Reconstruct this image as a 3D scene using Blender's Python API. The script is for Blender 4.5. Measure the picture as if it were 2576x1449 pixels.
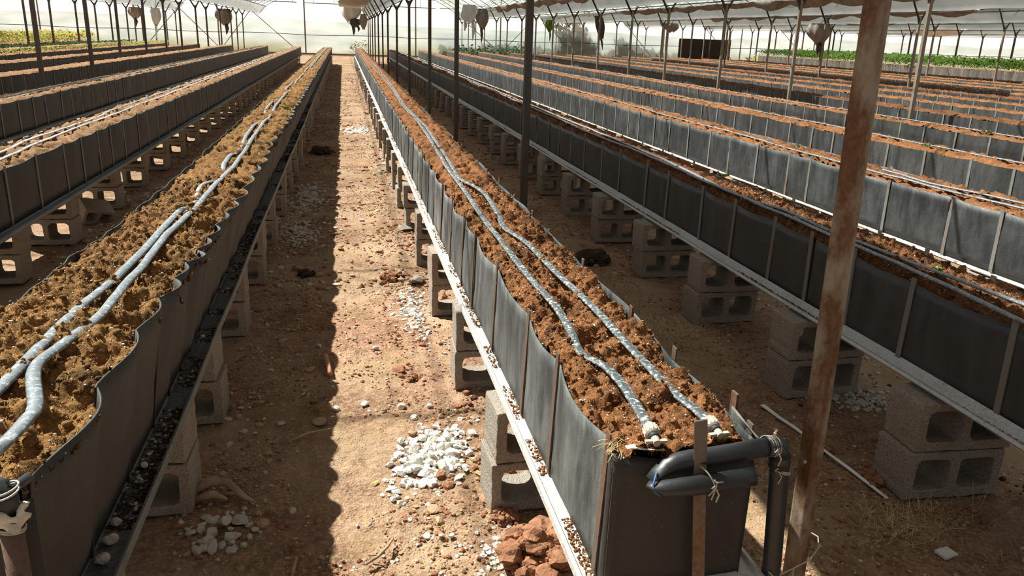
import bpy, bmesh, math, random
import numpy as np
from mathutils import Vector, Matrix

random.seed(7)
RNG = np.random.default_rng(7)
SC = bpy.context.scene
for o in list(bpy.data.objects):
    bpy.data.objects.remove(o)
COL = SC.collection

# ------------------------------------------------------------------ camera
CAM_H = 1.58
cd = bpy.data.cameras.new('camera')
cd.sensor_width = 36.0
cd.lens = 2010.0 / 2576.0 * 36.0
cd.clip_start = 0.05
cd.clip_end = 400
cam = bpy.data.objects.new('camera', cd)
COL.objects.link(cam)
cm = Matrix(((0.979818, 0.029165, -0.197751, 0.0), (-0.197247, 0.301439, -0.93286, 0.0),
             (0.032403, 0.953039, 0.301108, CAM_H), (0, 0, 0, 1)))
cam.matrix_world = cm
SC.camera = cam

# ------------------------------------------------------------------ sky, sun, exposure
SC.view_settings.view_transform = 'Standard'
SC.view_settings.look = 'None'
SC.view_settings.exposure = 0.0
SC.view_settings.gamma = 1.0
SC.view_settings.use_curve_mapping = False
w = bpy.data.worlds.new('hazy_sky')
SC.world = w
w.use_nodes = True
w.node_tree.nodes['Background'].inputs['Color'].default_value = (0.93, 0.96, 1.0, 1)
w.node_tree.nodes['Background'].inputs['Strength'].default_value = 0.29
sd = bpy.data.lights.new('sun', 'SUN')
sd.energy = 14.0
sd.angle = math.radians(0.7)
sd.color = (1.0, 0.95, 0.88)
sun = bpy.data.objects.new('sun', sd)
COL.objects.link(sun)
SUN = Vector((-0.56, 0.54, 1.0)).normalized()
sun.rotation_euler = SUN.to_track_quat('Z', 'Y').to_euler()
sun.location = (-10, 10, 18)
SC.cycles.max_bounces = 6
SC.cycles.diffuse_bounces = 3
SC.cycles.transparent_max_bounces = 12
SC.cycles.caustics_reflective = False
SC.cycles.caustics_refractive = False

# ------------------------------------------------------------------ noise
def _h(ix, iy, s):
    n = (ix.astype(np.int64) * 374761393 + iy.astype(np.int64) * 668265263 + s * 1442695041) & 0xFFFFFFFF
    n = ((n ^ (n >> 13)) * 1274126177) & 0xFFFFFFFF
    n = (n ^ (n >> 16)) & 0xFFFFFFFF
    return n.astype(np.float64) / 4294967295.0

def vnoise(x, y, s=0):
    x = np.asarray(x, float); y = np.asarray(y, float)
    ix = np.floor(x); iy = np.floor(y)
    fx = x - ix; fy = y - iy
    fx = fx * fx * (3 - 2 * fx); fy = fy * fy * (3 - 2 * fy)
    a = _h(ix, iy, s); b = _h(ix + 1, iy, s); c = _h(ix, iy + 1, s); d = _h(ix + 1, iy + 1, s)
    return (a * (1 - fx) + b * fx) * (1 - fy) + (c * (1 - fx) + d * fx) * fy

def fbm(x, y, s=0, o=4, g=0.5):
    t = 0.0; amp = 1.0; tot = 0.0
    for k in range(o):
        t = t + amp * vnoise(x * 2 ** k, y * 2 ** k, s + k * 17); tot += amp; amp *= g
    return t / tot

def worley(x, y, s=0):
    x = np.asarray(x, float); y = np.asarray(y, float); ix = np.floor(x); iy = np.floor(y)
    d = np.full(x.shape, 9.0)
    for a in (-1, 0, 1):
        for b in (-1, 0, 1):
            cx = ix + a; cy = iy + b
            d = np.minimum(d, np.hypot(cx + _h(cx, cy, s) - x, cy + _h(cx, cy, s + 991) - y))
    return d

# ------------------------------------------------------------------ mesh helpers
def mesh(name, V, F, mats, parent=None, midx=None, smooth=False):
    me = bpy.data.meshes.new(name)
    me.from_pydata([tuple(v) for v in np.asarray(V, float)], [], F if isinstance(F, list) else F.tolist())
    for m in (mats if isinstance(mats, (list, tuple)) else [mats]):
        me.materials.append(m)
    if midx is not None:
        me.polygons.foreach_set('material_index', np.asarray(midx, np.int32))
    if smooth:
        me.polygons.foreach_set('use_smooth', np.ones(len(me.polygons), bool))
    me.update()
    o = bpy.data.objects.new(name, me)
    COL.objects.link(o)
    if parent is not None:
        o.parent = parent
    return o

class MB:
    def __init__(s):
        s.V = []; s.F = []; s.M = []; s.n = 0
    def add(s, V, F, m=0):
        V = np.asarray(V, float)
        s.V.append(V)
        for f in F:
            s.F.append([int(i) + s.n for i in f]); s.M.append(m)
        s.n += len(V)
    def box(s, c, d, m=0, rot=None):
        x, y, z = d[0] / 2, d[1] / 2, d[2] / 2
        V = np.array([(-x, -y, -z), (x, -y, -z), (x, y, -z), (-x, y, -z), (-x, -y, z), (x, -y, z), (x, y, z), (-x, y, z)])
        if rot is not None:
            V = V @ np.array(rot.to_3x3()).T if hasattr(rot, 'to_3x3') else V @ np.array(rot).T
        s.add(V + np.array(c), [(0, 3, 2, 1), (4, 5, 6, 7), (0, 1, 5, 4), (1, 2, 6, 5), (2, 3, 7, 6), (3, 0, 4, 7)], m)
    def tube(s, P, r, n=8, m=0, cap=True, flat=1.0, up=(0, 0, 1)):
        P = [Vector(p) for p in P]; N = len(P); rings = []
        for i, p in enumerate(P):
            t = (P[min(i + 1, N - 1)] - P[max(i - 1, 0)])
            t = t.normalized() if t.length > 1e-9 else Vector((0, 1, 0))
            u = Vector(up)
            if abs(t.dot(u)) > 0.95:
                u = Vector((0, 1, 0)) if abs(t.y) < 0.9 else Vector((1, 0, 0))
            a = t.cross(u).normalized(); b = a.cross(t).normalized()
            rr = r[i] if hasattr(r, '__len__') else r
            fl = flat[i] if hasattr(flat, '__len__') else flat
            rings.append([p + a * (rr * math.cos(2 * math.pi * k / n)) + b * (rr * fl * math.sin(2 * math.pi * k / n)) for k in range(n)])
        V = [v for q in rings for v in q]
        F = [(i * n + k, i * n + (k + 1) % n, (i + 1) * n + (k + 1) % n, (i + 1) * n + k) for i in range(N - 1) for k in range(n)]
        if cap:
            F.append(tuple(range(n - 1, -1, -1))); F.append(tuple((N - 1) * n + k for k in range(n)))
        s.add([tuple(v) for v in V], F, m)
    def grid(s, V, nr, nc, m=0):
        s.add(V, [(i * nc + j, i * nc + j + 1, (i + 1) * nc + j + 1, (i + 1) * nc + j) for i in range(nr - 1) for j in range(nc - 1)], m)
    def build(s, name, mats, parent=None, smooth=False):
        return mesh(name, np.vstack(s.V), s.F, mats, parent, s.M, smooth)

ICO_V = None
def ico(sub=1):
    bm = bmesh.new(); bmesh.ops.create_icosphere(bm, subdivisions=sub, radius=1.0)
    V = np.array([v.co[:] for v in bm.verts]); F = [[v.index for v in f.verts] for f in bm.faces]; bm.free()
    return V, F
ICO1 = ico(1); ICO2 = ico(2); ICO3 = ico(3)

def rock_verts(r, base=ICO2, seed=0, flat=0.7, cut=5):
    V = base[0].copy(); g = np.random.default_rng(seed)
    for _ in range(cut):
        n = g.normal(size=3); n /= np.linalg.norm(n); d = g.uniform(0.42, 0.8)
        k = V @ n - d; V = V - np.outer(np.maximum(k, 0), n)
    V = V * np.array([g.uniform(.8, 1.25), g.uniform(.75, 1.1), flat * g.uniform(.8, 1.1)])
    return V * r

def tag(o, label=None, cat=None, group=None, kind=None):
    if label: o['label'] = label
    if cat: o['category'] = cat
    if group: o['group'] = group
    if kind: o['kind'] = kind
    return o

def empty(name, loc, label, cat, group=None):
    o = bpy.data.objects.new(name, None); COL.objects.link(o); o.location = loc
    o.empty_display_size = 0.1
    return tag(o, label, cat, group)

def copy_of(src, name=None, loc=None, rot=None, parent=None):
    c = src.copy(); COL.objects.link(c)
    if name: c.name = name
    for k in ('label', 'group'):
        if k in c: del c[k]
    if loc is not None: c.location = loc
    if rot is not None: c.rotation_euler = rot
    if parent is not None: c.parent = parent
    return c

def bevel(o, wd, seg=2):
    m = o.modifiers.new('bev', 'BEVEL'); m.width = wd; m.segments = seg; m.limit_method = 'ANGLE'
    return o

ORD = ['first', 'second', 'third', 'fourth', 'fifth', 'sixth', 'seventh', 'eighth', 'ninth', 'tenth', 'eleventh', 'twelfth',
       'thirteenth', 'fourteenth', 'fifteenth', 'sixteenth', 'seventeenth', 'eighteenth', 'nineteenth', 'twentieth']

# ------------------------------------------------------------------ materials
class NT:
    def __init__(s, name):
        s.m = bpy.data.materials.new(name); s.m.use_nodes = True
        s.t = s.m.node_tree; s.b = s.t.nodes['Principled BSDF']; s.out = s.t.nodes['Material Output']
        s.pos = s.t.nodes.new('ShaderNodeNewGeometry').outputs['Position']
    def n(s, ty): return s.t.nodes.new(ty)
    def l(s, a, b): s.t.links.new(a, b)
    def scaled(s, v):
        q = s.n('ShaderNodeVectorMath'); q.operation = 'MULTIPLY'; q.inputs[1].default_value = v
        s.l(s.pos, q.inputs[0]); return q.outputs[0]
    def noise(s, scale, detail=4, rough=0.55, vec=None, dist=0.0):
        q = s.n('ShaderNodeTexNoise'); q.inputs['Scale'].default_value = scale; q.inputs['Detail'].default_value = detail
        q.inputs['Roughness'].default_value = rough; q.inputs['Distortion'].default_value = dist
        s.l(vec if vec is not None else s.pos, q.inputs['Vector']); return q.outputs['Fac']
    def voro(s, scale, feature='F1', vec=None):
        q = s.n('ShaderNodeTexVoronoi'); q.feature = feature; q.inputs['Scale'].default_value = scale
        s.l(vec if vec is not None else s.pos, q.inputs['Vector']); return q.outputs['Distance']
    def ramp(s, fac, a, b, va=0.0, vb=1.0):
        q = s.n('ShaderNodeMapRange'); q.inputs[1].default_value = a; q.inputs[2].default_value = b
        q.inputs[3].default_value = va; q.inputs[4].default_value = vb; s.l(fac, q.inputs[0]); return q.outputs[0]
    def mix(s, fac, a, b):
        q = s.n('ShaderNodeMix'); q.data_type = 'RGBA'
        if isinstance(fac, (int, float)): q.inputs[0].default_value = fac
        else: s.l(fac, q.inputs[0])
        for k, c in ((6, a), (7, b)):
            if isinstance(c, tuple): q.inputs[k].default_value = (*c, 1)
            else: s.l(c, q.inputs[k])
        return q.outputs[2]
    def mul(s, a, b):
        q = s.n('ShaderNodeMath'); q.operation = 'MULTIPLY'
        for k, c in ((0, a), (1, b)):
            if isinstance(c, (int, float)): q.inputs[k].default_value = c
            else: s.l(c, q.inputs[k])
        return q.outputs[0]
    def add(s, a, b):
        q = s.n('ShaderNodeMath'); q.operation = 'ADD'
        for k, c in ((0, a), (1, b)):
            if isinstance(c, (int, float)): q.inputs[k].default_value = c
            else: s.l(c, q.inputs[k])
        return q.outputs[0]
    def bump(s, h, strength=0.5, dist=0.01):
        q = s.n('ShaderNodeBump'); q.inputs['Strength'].default_value = strength; q.inputs['Distance'].default_value = dist
        s.l(h, q.inputs['Height']); s.l(q.outputs[0], s.b.inputs['Normal'])
    def done(s, col, rough=0.8, metal=0.0, spec=0.3):
        if isinstance(col, tuple): s.b.inputs['Base Color'].default_value = (*col, 1)
        else: s.l(col, s.b.inputs['Base Color'])
        if isinstance(rough, (int, float)): s.b.inputs['Roughness'].default_value = rough
        else: s.l(rough, s.b.inputs['Roughness'])
        s.b.inputs['Metallic'].default_value = metal
        s.b.inputs['Specular IOR Level'].default_value = spec
        return s.m

def plain(name, col, rough=0.7, var=0.25, scale=30, metal=0.0, spec=0.3, bump=0.0, bs=80):
    q = NT(name)
    c2 = tuple(max(0, c * (1 - var)) for c in col); c3 = tuple(min(1, c * (1 + var)) for c in col)
    c = q.mix(q.ramp(q.noise(scale, 4), .3, .7), c2, c3)
    if bump: q.bump(q.noise(bs, 4), bump, 0.01)
    return q.done(c, rough, metal, spec)

def ground_mat():
    q = NT('red_earth')
    n1 = q.noise(1.3, 4); n2 = q.noise(9, 5); n3 = q.noise(60, 4, .6)
    c = q.mix(q.ramp(n2, .3, .7), (.135, .070, .045), (.31, .182, .113))
    c = q.mix(q.ramp(n1, .42, .68, 0, .8), c, (.40, .285, .19))
    c = q.mix(q.ramp(n3, .45, .72, 0, .6), c, (.52, .37, .24))
    moss = q.mul(q.ramp(q.noise(2.1, 4, .6, q.scaled((1, 1, 1))), .53, .68, 0, .55), q.ramp(n3, .3, .6))
    c = q.mix(moss, c, (.21, .16, .05))
    crack = q.ramp(q.voro(3.1, 'DISTANCE_TO_EDGE', q.scaled((1.2, .8, 1))), 0.0, .006, .75, 0)
    crack = q.mul(crack, q.ramp(q.noise(.9, 2), .5, .56))
    c = q.mix(crack, c, (.10, .05, .03))
    h = q.add(q.mul(n3, .5), q.mul(q.noise(170, 3, .6), .5))
    h = q.add(h, q.mul(q.ramp(q.voro(90), 0, .5, 1, 0), .4))
    q.bump(h, .75, .012)
    return q.done(c, .95, 0, .1)

def soil_mat(name, a, b, pale, wet, wetamt=.55):
    q = NT(name)
    n1 = q.noise(7, 4); n2 = q.noise(45, 5, .65); n3 = q.noise(220, 3, .7)
    c = q.mix(q.ramp(n2, .3, .7), a, b)
    c = q.mix(q.ramp(n3, .5, .75, 0, .7), c, pale)
    c = q.mix(q.ramp(n1, wetamt, wetamt + .18, 0, .75), c, wet)
    h = q.add(q.mul(n2, .5), q.mul(n3, .6))
    q.bump(h, .9, .012)
    return q.done(c, .95, 0, .1)

def liner_mat(name, base, dust, amt, rough=.5):
    q = NT(name)
    s1 = q.noise(9.0, 6, .65, q.scaled((1, 1, .28)))
    s2 = q.noise(1.1, 3)
    f = q.mul(q.ramp(s1, .38, .75), q.ramp(s2, .3, .65, .25, 1))
    c = q.mix(q.mul(f, amt), base, dust)
    sp = q.ramp(q.noise(260, 2, .5), .69, .74, 0, .4)
    c = q.mix(sp, c, (.32, .30, .27))
    q.bump(q.add(q.mul(q.noise(14, 3), .8), q.mul(q.noise(300, 2), .15)), .3, .02)
    return q.done(c, q.ramp(f, 0, 1, rough, .8), 0, .45)

def concrete_mat():
    q = NT('rough_concrete')
    n1 = q.noise(5, 4); n2 = q.noise(120, 4, .7); n3 = q.noise(45, 4, .6)
    c = q.mix(q.ramp(n1, .35, .65), (.32, .235, .18), (.35, .305, .26))
    c = q.mix(q.ramp(n2, .35, .65, 0, .8), c, (.50, .45, .39))
    c = q.mix(q.ramp(q.noise(190, 3, .7), .56, .66, 0, .7), c, (.10, .085, .07))
    c = q.mix(q.ramp(n3, .6, .72, 0, .35), c, (.34, .21, .13))
    hole = q.ramp(q.voro(75), .12, .3, 1, 0)
    h = q.add(n2, q.mul(hole, -.35))
    q.bump(h, .9, .014)
    return q.done(c, .95, 0, .15)

def rust_mat(name, steel, rust, lo=.42, hi=.6, sc=9, stretch=.3, rough=.65):
    q = NT(name)
    n1 = q.noise(sc, 5, .65, q.scaled((1, 1, stretch))); n2 = q.noise(70, 4, .6)
    r = q.mix(q.ramp(n2, .3, .7), rust, tuple(x * .45 for x in rust))
    c = q.mix(q.ramp(n1, lo, hi), steel, r)
    q.bump(n2, .25, .004)
    return q.done(c, rough, .0, .35)

def metal_tray_mat(name, base, dirt, amt=.5, rough=.5, met=.35):
    q = NT(name)
    n1 = q.noise(90, 5, .7); n2 = q.noise(6, 4)
    c = q.mix(q.mul(q.mul(q.ramp(n1, .46, .60), q.ramp(n2, .35, .6, .25, 1)), amt), base, dirt)
    c = q.mix(q.ramp(n2, .5, .75, 0, .35), c, tuple(x * .6 for x in base))
    q.bump(q.noise(160, 3), .2, .004)
    return q.done(c, rough, met, .4)

def hose_mat(name, base, dust, amt):
    q = NT(name)
    n1 = q.noise(75, 4, .7); n2 = q.noise(14, 3)
    f = q.mul(q.ramp(n1, .52, .6), q.ramp(n2, .25, .6, .3, 1))
    c = q.mix(q.mul(f, amt), base, dust)
    q.bump(n1, .3, .004)
    return q.done(c, .5, 0, .5)

def film_mat(name, trans, diffuse, clear, dirt=None, dirt_z=0.0, dirt_h=1.0, wr=1.2, k=1.0):
    """thin plastic film: part clear, part glowing through, part plain reflecting"""
    q = NT(name); t = q.t
    n = q.noise(wr, 4, .55, q.scaled((.35, 1, 1.6)))
    col = q.mix(q.ramp(n, .3, .7), (.70 * k, .78 * k, .75 * k), (.97 * k, .98 * k, .97 * k))
    if dirt:
        sx = q.n('ShaderNodeSeparateXYZ'); q.l(q.pos, sx.inputs[0])
        zz = q.ramp(sx.outputs[2], dirt_z, dirt_z + dirt_h, 1, 0)
        f = q.mul(zz, q.ramp(q.noise(.35, 4, .6), .3, .62))
        col = q.mix(f, col, dirt)
    tr = q.n('ShaderNodeBsdfTranslucent'); df = q.n('ShaderNodeBsdfDiffuse'); tp = q.n('ShaderNodeBsdfTransparent')
    q.l(col, tr.inputs[0]); q.l(col, df.inputs[0]); q.l(col, tp.inputs[0])
    m1 = q.n('ShaderNodeMixShader'); m1.inputs[0].default_value = trans / (trans + diffuse)
    q.l(df.outputs[0], m1.inputs[1]); q.l(tr.outputs[0], m1.inputs[2])
    m2 = q.n('ShaderNodeMixShader'); m2.inputs[0].default_value = clear
    q.l(m1.outputs[0], m2.inputs[1]); q.l(tp.outputs[0], m2.inputs[2])
    q.l(m2.outputs[0], q.out.inputs[0]); t.nodes.remove(q.b)
    return q.m

def leaf_mat(name, a, b):
    q = NT(name); t = q.t
    col = q.mix(q.ramp(q.noise(6, 3), .3, .7), a, b)
    tr = q.n('ShaderNodeBsdfTranslucent'); df = q.n('ShaderNodeBsdfDiffuse')
    q.l(col, tr.inputs[0]); q.l(col, df.inputs[0])
    m1 = q.n('ShaderNodeMixShader'); m1.inputs[0].default_value = .4
    q.l(df.outputs[0], m1.inputs[1]); q.l(tr.outputs[0], m1.inputs[2]); q.l(m1.outputs[0], q.out.inputs[0])
    t.nodes.remove(q.b); return q.m

M_GROUND = ground_mat()
M_CONC = concrete_mat()
M_WHITE = plain('white_limestone', (.72, .69, .63), .9, .14, 40, bump=.5, bs=90)
M_PALE = plain('pale_stone', (.50, .45, .39), .9, .2, 30, bump=.5, bs=90)
M_CLOD = plain('red_clod', (.27, .125, .068), .95, .3, 40, bump=.6, bs=120)
M_TAN = plain('tan_clod', (.42, .27, .165), .95, .25, 40, bump=.6, bs=120)
M_DARKCLOD = plain('dark_peat', (.05, .033, .022), .95, .4, 60, bump=.6, bs=120)
M_FIBRE = plain('coir_fibre', (.46, .24, .10), .9, .35, 30)
M_FIBRE_D = plain('dark_coir_fibre', (.24, .10, .04), .9, .35, 30)
M_PERL = plain('perlite_grain', (.74, .70, .63), .9, .06, 30)
M_STRAW = plain('dry_straw', (.52, .40, .20), .9, .25, 20)
M_WOOD = plain('dead_wood', (.36, .25, .16), .9, .3, 25, bump=.4)
M_TERRA = plain('terracotta_stick', (.50, .24, .15), .9, .15, 25)
M_PIPE = plain('black_plastic_pipe', (.022, .025, .028), .42, .3, 8, spec=.5, bump=.08, bs=60)
M_BLUE = plain('blue_pipe_stripe', (.06, .14, .30), .5, .1, 20)
M_WIRE = plain('grey_wire', (.42, .40, .37), .6, .1, 50)
M_FIT = plain('beige_fitting', (.40, .35, .29), .55, .12, 40)
M_RUBBER = plain('black_gasket', (.03, .028, .026), .6, .1, 40)
M_RAG = plain('pale_rag', (.62, .55, .45), .95, .2, 30, bump=.4)
M_REDWOOD = plain('worn_red_paint', (.42, .10, .04), .8, .3, 30)
M_BAR = rust_mat('rusty_flat_bar', (.16, .145, .13), (.24, .12, .065), .36, .62, 14, .4)
M_STRAP = rust_mat('dark_steel_strap', (.17, .168, .16), (.26, .15, .085), .5, .72, 6, .6)
M_STRAP_BR = rust_mat('brown_steel_strap', (.12, .085, .065), (.17, .085, .05), .4, .62, 6, .6)
M_STRAP_DK = rust_mat('dark_brown_strap', (.045, .036, .030), (.10, .055, .035), .5, .7, 6, .6)
M_POST = rust_mat('rusty_post', (.27, .235, .18), (.18, .085, .043), .40, .58, 13, .55, .6)
M_POSTD = rust_mat('dark_post', (.10, .088, .075), (.13, .07, .042), .45, .65, 5, .2, .6)
M_POSTT = rust_mat('tan_post', (.24, .21, .17), (.20, .12, .07), .46, .68, 4, .2, .6)
M_ARM = plain('dark_steel_arm', (.045, .042, .045), .5, .2, 10)
M_TRAY_G = metal_tray_mat('galvanised_tray', (.48, .51, .52), (.16, .11, .08), .5)
M_TRAY_W = metal_tray_mat('bright_tray', (.55, .53, .50), (.35, .22, .14), .4, .4)
M_TRAY_D = metal_tray_mat('dull_dark_tray', (.16, .18, .19), (.035, .03, .028), .9, .5)
M_TRAY_C = metal_tray_mat('dusty_white_tray', (.60, .57, .53), (.26, .18, .12), .6, .8, .0)
M_CLOTH = plain('shade_cloth_brown', (.23, .20, .175), .9, .3, 3, bump=.3, bs=30)
M_CLOTHW = plain('shade_cloth_pale', (.55, .52, .48), .9, .2, 3, bump=.3, bs=30)
M_NET = plain('dark_net_rag', (.06, .06, .055), .9, .3, 6)
M_GREYRAG = plain('grey_film_rag', (.52, .56, .56), .8, .15, 5)
M_BOARD = plain('dark_board', (.030, .022, .02), .7, .25, 2, spec=.2)
M_STRIPW = plain('white_strip', (.78, .76, .74), .6, .08, 30)
M_TILE = plain('grey_white_tile', (.60, .60, .55), .6, .12, 30)
M_SEED = leaf_mat('seedling_leaf', (.20, .34, .07), (.34, .46, .14))
M_LEAF = leaf_mat('crop_leaf', (.035, .085, .014), (.17, .26, .06))
M_LEAFY = leaf_mat('yellow_crop_leaf', (.30, .33, .07), (.52, .46, .18))
M_LEAFD = leaf_mat('dark_bush_leaf', (.03, .075, .03), (.08, .15, .07))
M_LEAFO = leaf_mat('outside_leaf', (.07, .17, .08), (.16, .30, .15))
M_YLEAF = plain('yellow_fallen_leaf', (.62, .52, .10), .8, .15, 20)
M_FILM_WALL = film_mat('clear_wall_film', .62, .12, .34, (.46, .44, .26), 0.0, .9, .5, 1.0)
M_FILM_SKIRT = film_mat('dull_skirt_film', .55, .25, .42, (.42, .41, .22), 0.0, 1.0, 1.6, .80)
M_FILM_V = film_mat('gutter_film', .30, .60, .30, None, 0, 1, 1.4, .50)
M_ROOF = film_mat('roof_film', .5, .3, .90)

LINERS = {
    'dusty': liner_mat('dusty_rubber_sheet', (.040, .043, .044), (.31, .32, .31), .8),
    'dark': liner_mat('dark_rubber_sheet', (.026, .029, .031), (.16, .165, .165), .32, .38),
    'brown': liner_mat('brown_black_rubber_sheet', (.024, .021, .019), (.10, .088, .077), .35, .55),
    'grey': liner_mat('scuffed_rubber_sheet', (.027, .029, .031), (.21, .21, .205), .36, .42),
    'far': liner_mat('pale_dust_rubber_sheet', (.034, .036, .038), (.20, .195, .19), .42, .55),
    'bag': liner_mat('brown_grey_bag_sheet', (.10, .08, .065), (.30, .265, .235), .6, .7),
}
SOILS = {
    'orange': soil_mat('orange_coir', (.085, .034, .015), (.36, .150, .060), (.52, .30, .15), (.040, .020, .011), .52),
    'moss': soil_mat('mossy_coir', (.085, .042, .016), (.37, .19, .070), (.54, .34, .15), (.040, .030, .012), .50),
    'dark': soil_mat('shade_tinted_coir', (.10, .042, .020), (.22, .09, .038), (.36, .20, .11), (.045, .023, .014), .50),  # darker copy of orange coir; its rows' shade is put into the colour
    'tan': soil_mat('dry_tan_coir', (.17, .08, .04), (.38, .22, .115), (.58, .42, .27), (.09, .05, .028), .58),
}

# ------------------------------------------------------------------ ground
def grow(a, b, s0, k):
    out = [a]
    while out[-1] < b:
        out.append(out[-1] + max(s0, k * (out[-1] - a + .6)))
    return np.array(out)

def ground_h(X, Y):
    h = .028 * (fbm(X * 1.1, Y * 1.1, 3, 3) - .5) + .020 * (fbm(X * 7, Y * 7, 11, 3) - .5)
    h = h + .016 * np.maximum(fbm(X * 19, Y * 19, 23, 3) - .52, 0) * 2
    near = np.clip((24 - Y) / 10, 0, 1)
    wx = X + .02 * (vnoise(X * 20, Y * 20, 61) - .5); wy = Y + .02 * (vnoise(X * 20, Y * 20, 62) - .5)
    msk = np.clip((fbm(X * 3, Y * 3, 63, 3) - .40) * 5, .12, 1)
    h = h + near * msk * (.014 * np.maximum(.5 - worley(wx * 22, wy * 22, 64), 0) + .009 * np.maximum(.5 - worley(wx * 55, wy * 55, 65), 0)) - .004 * near
    h = h + .05 * np.exp(-((X - .30) / .16) ** 2) * (fbm(X * 6, Y * 3, 31, 3) - .25) * np.clip((Y - 2.9) / 1.5, 0, 1)
    return h - .006

def make_ground():
    ys = np.concatenate([[-4, -2.5, -1, 0, .6, 1.0], 1.2 + grow(0, 80, .009, .0052)])
    xr = grow(0, 75, .011, .0085)
    xs = np.concatenate([-xr[:0:-1] - .0, xr])
    xs = xs + .3
    xs = xs[(xs > -48)]
    X, Y = np.meshgrid(xs, ys)
    Z = ground_h(X, Y) * np.clip(40 / (Y + 20), .3, 1)
    nr, nc = X.shape
    V = np.stack([X.ravel(), Y.ravel(), Z.ravel()], 1)
    i = np.arange(nr - 1)[:, None] * nc + np.arange(nc - 1)[None, :]
    i = i.ravel()
    F = np.stack([i, i + 1, i + nc + 1, i + nc], 1)
    o = mesh('floor', V, F, M_GROUND, smooth=True)
    tag(o, kind='structure')
make_ground()

# ------------------------------------------------------------------ troughs
Y_END = 40.0
class Bed: pass

def strap_ys(y0, spacing, given=()):
    ys = list(given); y = (ys[-1] if ys else y0) + spacing
    r = random.Random(int(y0 * 100 + spacing * 1000))
    while y < Y_END:
        ys.append(y); y += spacing * r.uniform(.82, 1.18)
    return ys

def profile_bulge(Y, straps, amp, skew=1.0):
    s = np.asarray(straps); k = np.clip(np.searchsorted(s, Y) - 1, 0, len(s) - 2)
    t = np.clip((Y - s[k]) / (s[k + 1] - s[k]), 0, 1)
    rnd = np.array([random.Random(i * 13 + 5).uniform(.55, 1.35) for i in range(len(s))])
    return amp * rnd[k] * np.sin(np.pi * np.power(t, skew)), t

def panel(bm, xt, xb, zt, zb, straps, y0, y1, side, amp, dip, near_step=.022, seed=0, crease=.006, rise=False, skew=1.0):
    """one long rubber side: side=-1 faces -x"""
    ys = [y0]
    while ys[-1] < y1: ys.append(ys[-1] + max(near_step, .0045 * ys[-1]))
    ys[-1] = y1
    ys = np.array(sorted(set(ys) | set(q for q in straps if y0 < q < y1)))
    nz = 9
    t = np.linspace(0, 1, nz)
    B, tt = profile_bulge(ys, straps, amp, skew)
    wob = (fbm(ys * 1.7, ys * 0 + seed, seed + 5, 3) - .5)
    top = zt + (RISE(ys) if rise else 0) + dip * (-(np.sin(np.pi * tt)) * .6 + wob * 1.6)
    V = np.zeros((len(ys), nz, 3))
    for j in range(nz):
        f = t[j]
        x = xb + (xt - xb) * f
        bul = B * (.25 + .75 * f) * (1 if f > .02 else 0) + wob * .02 * f
        cr = (fbm(ys * 6, np.full_like(ys, f * 3), seed + 9, 3) - .5) * crease * 2 * math.sin(math.pi * min(1, f + .1))
        V[:, j, 0] = x + side * (bul + cr)
        V[:, j, 1] = ys
        V[:, j, 2] = zb + (top - zb) * f
    bm.grid(V.reshape(-1, 3), len(ys), nz)

def solid(o, th=.004):
    m = o.modifiers.new('thick', 'SOLIDIFY'); m.thickness = th; m.offset = 0
    return o

def tray_profile(kind):
    """outer edge at u=0, going inward (u>0) under the panel"""
    if kind == 'bead':
        return [(.0, .392), (-.006, .400), (.0, .410), (.008, .410), (.013, .401), (.03, .399), (.052, .424), (.056, .43), (.06, .418), (.06, .392)]
    if kind == 'flat':
        return [(.0, .388), (-.003, .392), (-.003, .424), (.003, .424), (.005, .400), (.075, .404), (.085, .410), (.085, .388)]
    return [(.0, .386), (-.004, .392), (-.004, .412), (.006, .414), (.012, .404), (.05, .407), (.056, .414), (.06, .386)]

def build_tray(name, xl, xr, mat, kind_l, kind_r, label, y0, seed):
    P = [(xl + u, z) for u, z in tray_profile(kind_l)]
    Q = [(xr - u, z) for u, z in reversed(tray_profile(kind_r))]
    pr = P[:-1] + Q[1:]
    ys = [y0]
    while ys[-1] < Y_END: ys.append(ys[-1] + max(.07, .02 * ys[-1]))
    ys = np.array(ys); n = len(pr)
    wx = (fbm(ys * .8, ys * 0, seed, 2) - .5) * .016; wz = (fbm(ys * .5, ys * 0 + 4, seed, 2) - .5) * .012
    V = np.array([[(p[0] + wx[i], ys[i], p[1] + wz[i]) for p in pr] for i in range(len(ys))]).reshape(-1, 3)
    b = MB()
    b.add(V, [(i * n + k, i * n + (k + 1) % n, (i + 1) * n + (k + 1) % n, (i + 1) * n + k) for i in range(len(ys) - 1) for k in range(n)]
          + [tuple(range(n - 1, -1, -1)), tuple((len(ys) - 1) * n + k for k in range(n))])
    o = b.build(name, mat)
    return tag(o, label, 'tray')

def RISE(y):
    return .065 * np.clip((4.2 - y) / 2.2, 0, 1)

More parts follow.
